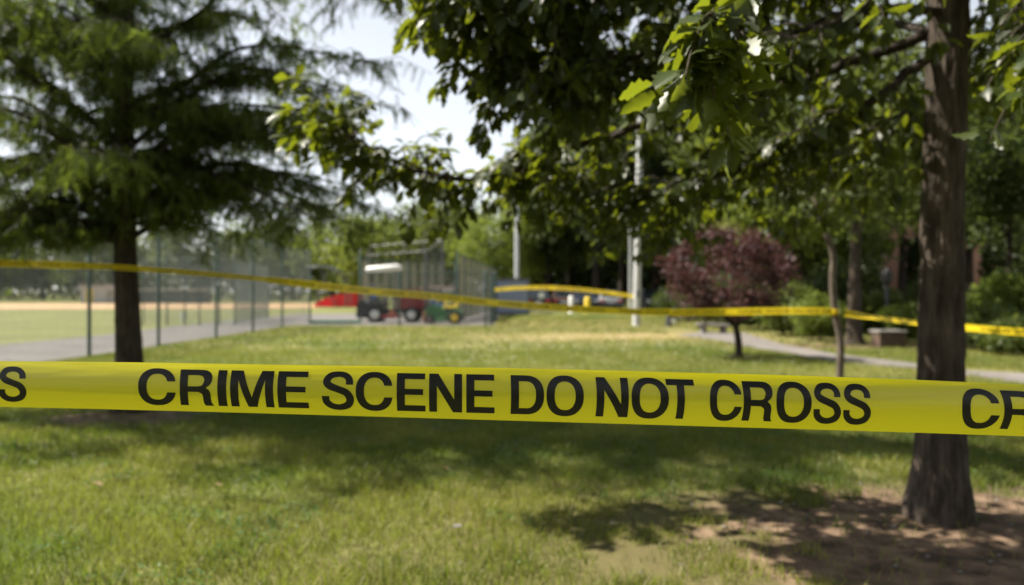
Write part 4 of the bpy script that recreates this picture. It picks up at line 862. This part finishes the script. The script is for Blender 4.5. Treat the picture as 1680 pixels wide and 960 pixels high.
limb([(1550, 110, 4.6), (1500, 180, 5.2), (1420, 240, 6.0), (1300, 270, 6.6), (1180, 300, 7.0), (1050, 320, 7.2)], .026, .005, 56, .5, .25)
limb([(1556, 0, 4.6), (1620, -20, 4.5), (1720, 20, 4.5), (1850, 60, 4.6)], .028, .006, 34, .45, .35)
limb([(1552, 60, 4.6), (1640, 90, 5.2), (1740, 120, 5.8), (1880, 130, 6.4)], .026, .006, 40, .5, .3)
limb([(1560, -120, 4.6), (1640, -60, 3.8), (1720, 60, 3.1), (1740, 120, 2.8)], .022, .005, 16, .28, .3)
limb([(1558, -100, 4.6), (1480, -60, 4.0), (1400, 20, 3.7), (1330, 60, 3.8), (1270, 90, 3.75)], .022, .005, 14, .32, .3)
limb([(1560, -260, 4.6), (1300, -220, 4.3), (1050, -140, 4.2), (930, -70, 4.2), (830, -30, 4.2)], .03, .005, 44, .5, .4)
# upper crown, above the frame
for k in range(26):
    a = 2.4 * k + random.uniform(-.3, .3); z = 3.4 + k * .19; L_ = random.uniform(2.6, 3.8) * (1 - .45 * (z - 3.4) / 5) * (1.3 if math.cos(a) < 0 and z > 4 else 1)
    s_ = Vector((OX + .06, OD, z)); e = s_ + Vector((math.cos(a) * L_, math.sin(a) * L_, random.uniform(.1, .9))); m_ = s_.lerp(e, .5) + Vector((random.uniform(-.2, .2), random.uniform(-.2, .2), .25))
    # the photographer stands clear of the crown
    if e.y < 2.2 and z < 4.2: continue
    limbs.append(([s_, m_, e], .03, .005, 38, .7, .25, 1.2))
OLh = [(0, 0), (.10, .05), (.23, .16), (.31, .13), (.44, .28), (.54, .19), (.65, .27), (.75, .14), (.86, .13), (1.0, 0)]
def oak_leaf():
    V = []; F = []; sp_ = [(t_, 0) for t_, _ in OLh]
    for t_, w_ in OLh: V.append((t_, 0, -.22 * t_ * t_))
    for sgn in (1, -1):
        o_ = len(V)
        for t_, w_ in OLh[1:-1]: V.append((t_ + .02, sgn * w_, -.22 * t_ * t_ + .28 * w_))
        ids = [0] + [o_ + i for i in range(8)] + [9]
        for i in range(9):
            a, b_, c_, d_ = i, i + 1, ids[i + 1], ids[i]
            fs = [(a, b_, c_), (a, c_, d_)] if sgn > 0 else [(a, c_, b_), (a, d_, c_)]
            for f_ in fs:
                if len(set(f_)) == 3: F.append(f_)
    o_ = len(V); V += [(-.22, -.006, .03), (-.22, .006, .03), (0, 0.006, 0), (0, -.006, 0)]; F += [(o_, o_ + 1, o_ + 2), (o_, o_ + 2, o_ + 3)]
    return np.array(V, dtype=float), np.array(F)
OV, OF = oak_leaf()
lp_, lx_, ln_, ls_ = [], [], [], []; twigs = []
for li, (pts, r0, r1, ns, sl_, droop, lfs) in enumerate(limbs):
    path = catmull(pts, 6); n_ = len(path)
    # wobble
    for i in range(2, n_ - 1): path[i] = path[i] + Vector((random.uniform(-1, 1), random.uniform(-1, 1), random.uniform(-1, 1))) * (.005 if path[i].y < 3.6 else .016)
    o = MB().tube(path, list(np.linspace(r0, r1, n_)), 8).build('limb', M_BARKD, oak, True)
    for k in range(int(ns * 2.2)):
        u0_ = UMIN.get(li, .16); u = u0_ + (1 - u0_) * random.random() ** .85 if k > 1 else 1.0; i = min(n_ - 1, int(u * (n_ - 1))); s_ = path[i]; T = (path[min(i + 1, n_ - 1)] - path[max(i - 1, 0)]).normalized()
        dv = Vector((random.gauss(0, 1), random.gauss(0, 1), random.gauss(-.1, .55))).normalized() * .9 + T * .7; dv.normalize(); L_ = sl_ * random.uniform(.5, 1.25)
        m_ = s_ + dv * L_ * .55 + Vector((0, 0, .03)); e = s_ + dv * L_ + Vector((0, 0, -droop * L_))
        q_ = catmull([s_, m_, e], 4); twigs.append((q_, list(np.linspace(.006, .002, 9))))
        nlv = int(11 * lfs * (L_ / .42) ** .7) + 4
        for j in range(nlv):
            f_ = random.uniform(.2, 1.0) if j > 4 else random.uniform(.9, 1.0); p = q_[min(8, int(f_ * 8))]; td = (q_[8] - q_[4]).normalized()
            od = Vector((random.gauss(0, 1), random.gauss(0, 1), random.gauss(-.35, .6))) * .75 + td * .8
            sz = random.uniform(.07, .125); od.normalize(); lp_.append(np.array(p + od * sz * .2)); lx_.append(np.array(od)); ln_.append(np.array([random.gauss(0, .55), random.gauss(-.15, .55), 1.0])); ls_.append(sz)
tubes('twig_mass', twigs, M_BARK, oak, 4)['kind'] = 'stuff'
lp_, lx_, ln_, ls_ = map(np.array, (lp_, lx_, ln_, ls_))
# keep the lens clear
far_ok = np.linalg.norm(lp_ - np.array([0, 0, CAMH]), axis=1) > 1.5; lp_, lx_, ln_, ls_ = lp_[far_ok], lx_[far_ok], ln_[far_ok], ls_[far_ok]
x_, y_, z_ = frames(lx_, ln_)
px_ = 840 + lp_[:, 0] / np.maximum(lp_[:, 1], .1) * FPX; py_ = 480 - (lp_[:, 2] - CAMH) / np.maximum(lp_[:, 1], .1) * FPX
vis = (lp_[:, 1] > .5) & (px_ > 0) & (px_ < 1680) & (py_ > 0) & (py_ < 960); scr = np.where(vis, ls_ / lp_[:, 1], 0); order = np.argsort(-scr); single = order[:300]; rest = order[300:]
lme = [npmesh('leaf', OV * np.array([1, sc_, zc_]), OF, M_OAK, smooth=False, link=False, tint=np.full(len(OF), tt)) for sc_, zc_, tt in ((1, 1, .25), (.88, 1.5, .4), (1.12, .5, .6), (.95, -1.0, .5))]
for q_, i in enumerate(single):
    o = bpy.data.objects.new('leaf', lme[q_ % 4]); C.objects.link(o); o.parent = oak
    m = Matrix(((x_[i][0], y_[i][0], z_[i][0], lp_[i][0] - oak.location.x), (x_[i][1], y_[i][1], z_[i][1], lp_[i][1] - oak.location.y), (x_[i][2], y_[i][2], z_[i][2], lp_[i][2]), (0, 0, 0, 1))) @ Matrix.Scale(ls_[i], 4)
    o.matrix_local = m
V, F = scatter(OV, OF, lp_[rest], x_[rest], y_[rest], z_[rest], ls_[rest])
npmesh('leaf_mass', V, F, M_OAK, oak, np.repeat(np.clip(rng.normal(.4, .22, len(rest)), 0, 1), len(OF)), 'stuff')
print('oak leaves', len(lp_))

# ---- the bald cypress on the left
CD_ = 8.75; cX = GX(213, CD_); cyp = thing('cypress_tree', 'feathery drooping cypress with a straight dark trunk on the left', 'tree', (cX, CD_, 0))
prof = [(Vector((cX, CD_, -.03)), .165), (Vector((cX, CD_, .35)), .15), (P(211, 560, CD_), .135), (P(206, 440, CD_), .118), (P(204, 320, CD_), .112), (P(203, 150, CD_), .10), (P(204, -100, CD_), .085), (P(206, -700, CD_), .05), (P(206, -1250, CD_), .012)]
bark_trunk(prof, 90, M_BARK2, cyp, .009, .05, step=.035)
def cy_axis(z): return Vector((np.interp(z, [p.z for p, _ in prof], [p.x for p, _ in prof]), CD_, z))
branches = []
fixed = [(2.28, (-1.7, -.1), 1.0), (2.35, (1.3, .1), .55), (2.62, (1.9, -.2), .9), (2.0, (1.3, .5), .1), (2.05, (-1.6, .3), .2), (2.9, (-1.9, -.4), 1.3), (3.3, (-1.5, -.9), 1.2), (1.95, (-1.9, -.5), -.05), (2.1, (2.0, -.3), .15), (2.45, (-2.2, .5), .35), (2.3, (2.7, .2), .35), (2.5, (2.9, -.5), .45), (2.15, (2.6, .8), .25), (2.75, (3.0, .3), .5), (2.2, (2.3, -.7), .2), (3.1, (3.0, -.3), .6), (1.9, (-2.4, .2), 0), (2.05, (-2.7, -.4), .1), (2.35, (-2.8, .3), .3), (1.95, (-2.6, -.6), -.3), (2.0, (-3.1, .1), -.35), (1.9, (-2.9, -1.0), -.35), (1.85, (-2.2, -.9), -.3)]
for z, (dx_, dy_), up_ in fixed: branches.append((z, Vector((dx_, dy_, up_)), 1))
for k in range(84):
    z = 1.85 + k * .094 + random.uniform(-.04, .04); a = 2.399 * k + random.uniform(-.25, .25); L_ = min(3.2, 2.5 + .35 * (z - 1.9)) * (1 if z < 4.0 else max(.12, 1 - (z - 4.0) / 9.5)) * random.uniform(.8, 1.12)
    branches.append((z, Vector((math.cos(a) * L_, math.sin(a) * L_, L_ * random.uniform(.15, .45))), 1))
bch = []; fv = []; sprays = []
for z, dv, _ in branches:
    s_ = cy_axis(z); L_ = dv.length; e = s_ + dv + Vector((0, 0, -.15 * L_)); m1 = s_ + dv * .5 + Vector((random.uniform(-.1, .1), random.uniform(-.1, .1), .10 * L_))
    q_ = catmull([s_, s_.lerp(m1, .5) + Vector((random.uniform(-.05, .05), random.uniform(-.05, .05), .04)), m1, e], 5); n_ = len(q_)
    MB().tube(q_, list(np.linspace(.040 * min(1, L_ / 2.2), .006, n_)), 7).build('limb', M_BARK2, cyp, True)
    for k in range(int(16 * L_)):
        u = random.uniform(.12, 1.0); i = min(n_ - 2, int(u * (n_ - 1))); p = q_[i].lerp(q_[i + 1], random.random()); a = random.uniform(0, 2 * PI)
        T = (q_[i + 1] - q_[i]).normalized(); l2 = random.uniform(.35, .75) * (1 if u > .3 else .7)
        d2 = (Vector((math.cos(a), math.sin(a), random.uniform(-.15, .35))) + T * .6).normalized() * l2
        e2 = p + d2 + Vector((0, 0, -.32 * l2)); sprays.append((p, p + d2 * .5 + Vector((0, 0, .02)), e2)); bch.append(([p, p + d2 * .5, e2], [.006, .004, .002]))
tubes('twig_mass', bch, M_BARK2, cyp, 3)['kind'] = 'stuff'
# branchlets: each spray carries hanging feathers of flat needles
sp_ = np.array([[list(a), list(b_), list(c_)] for a, b_, c_ in sprays]); ns_ = len(sp_); K = 13; J = 12
tt = rng.uniform(.15, 1.05, (ns_, K)); a, b_, c_ = sp_[:, None, 0], sp_[:, None, 1], sp_[:, None, 2]; t3 = tt[..., None]
base = (1 - t3) ** 2 * a + 2 * t3 * (1 - t3) * b_ + t3 ** 2 * c_
fd = unit(rng.normal(0, 1, (ns_, K, 3)) * np.array([.7, .7, .4]) + np.array([0, 0, -.75])); fl2 = rng.uniform(.08, .21, (ns_, K))
base = base.reshape(-1, 3); fd = fd.reshape(-1, 3); fl2 = fl2.reshape(-1)
side = unit(np.cross(fd, rng.normal(0, 1, fd.shape)))
jj = np.linspace(.05, 1, J); sg = np.where(np.arange(J) % 2, 1.0, -1.0)
p0 = base[:, None] + fd[:, None] * (fl2[:, None] * jj)[..., None] + np.array([0, 0, -1.0]) * (fl2[:, None] * jj ** 2 * .25)[..., None]
nd = unit(side[:, None] * sg[None, :, None] + fd[:, None] * .75); ln2 = .052 * (1.1 - .5 * jj)[None, :, None]
wv = fd[:, None] * .0085
V = np.stack([p0 - wv + 0 * nd, p0 + wv + 0 * nd, p0 + nd * ln2], 2).reshape(-1, 3); F = np.arange(len(V)).reshape(-1, 3)
sprt = np.repeat(np.clip(rng.normal(.4, .2, len(base)), 0, 1), J)
npmesh('needle_mass', V, F, M_CYP, cyp, sprt, 'stuff'); print('cypress tris', len(F))

# ------------------------------------------------------------ small litter
nb = 420; mb = MB(); mp_ = MB()
for k in range(nb):
    X = random.gauss(2.5, .95); Y = random.gauss(4.3, .75)
    if Y < 2.2: continue
    a = random.uniform(0, PI); L_ = random.uniform(.015, .07)
    if k % 3: mb.tube([(X, Y, .006), (X + math.cos(a) * L_, Y + math.sin(a) * L_, .010 + random.random() * .012)], random.uniform(.0015, .004), 4)
    else:
        r_ = random.uniform(.004, .014); mp_.lathe([(r_ * .5, 0), (r_, r_ * .5), (r_ * .5, r_)], (X, Y, 0), 'Z', 6)
for mbx, nm_, m_, lb in ((mb, 'twig_litter', M_BARK, 'small twigs scattered on the bare earth under the oak'), (mp_, 'pebbles', M_STONE, 'small pebbles on the bare earth under the oak')):
    o = mbx.build(nm_, m_, kind='stuff'); o['label'] = lb; o['category'] = 'litter'
for x, y, s_, m_, lb, nm_ in ((150, 806, .05, M_DRY, 'curled brown leaf on the sunny grass at lower left', 'fallen_leaf'), (350, 808, .04, M_DRY, 'tan fallen leaf on the grass left of centre', 'fallen_leaf'), (725, 780, .04, M_DRY, 'dry fallen leaf in the shaded grass near the centre', 'fallen_leaf')):
    p = G(x, y); V = OV * s_ * 1.6; o = npmesh(nm_, V + np.array([p.x, p.y, .055]), OF, m_); tag(o, lb, 'leaf', 'fallen leaves on the grass')
p = G(750, 878); o = MB().box((p.x, p.y, .05), (.045, .018, .004), rz=.3, rx=.5).build('paper_scrap', M_STONE); tag(o, 'small white paper scrap lying on the grass near the bottom', 'litter')
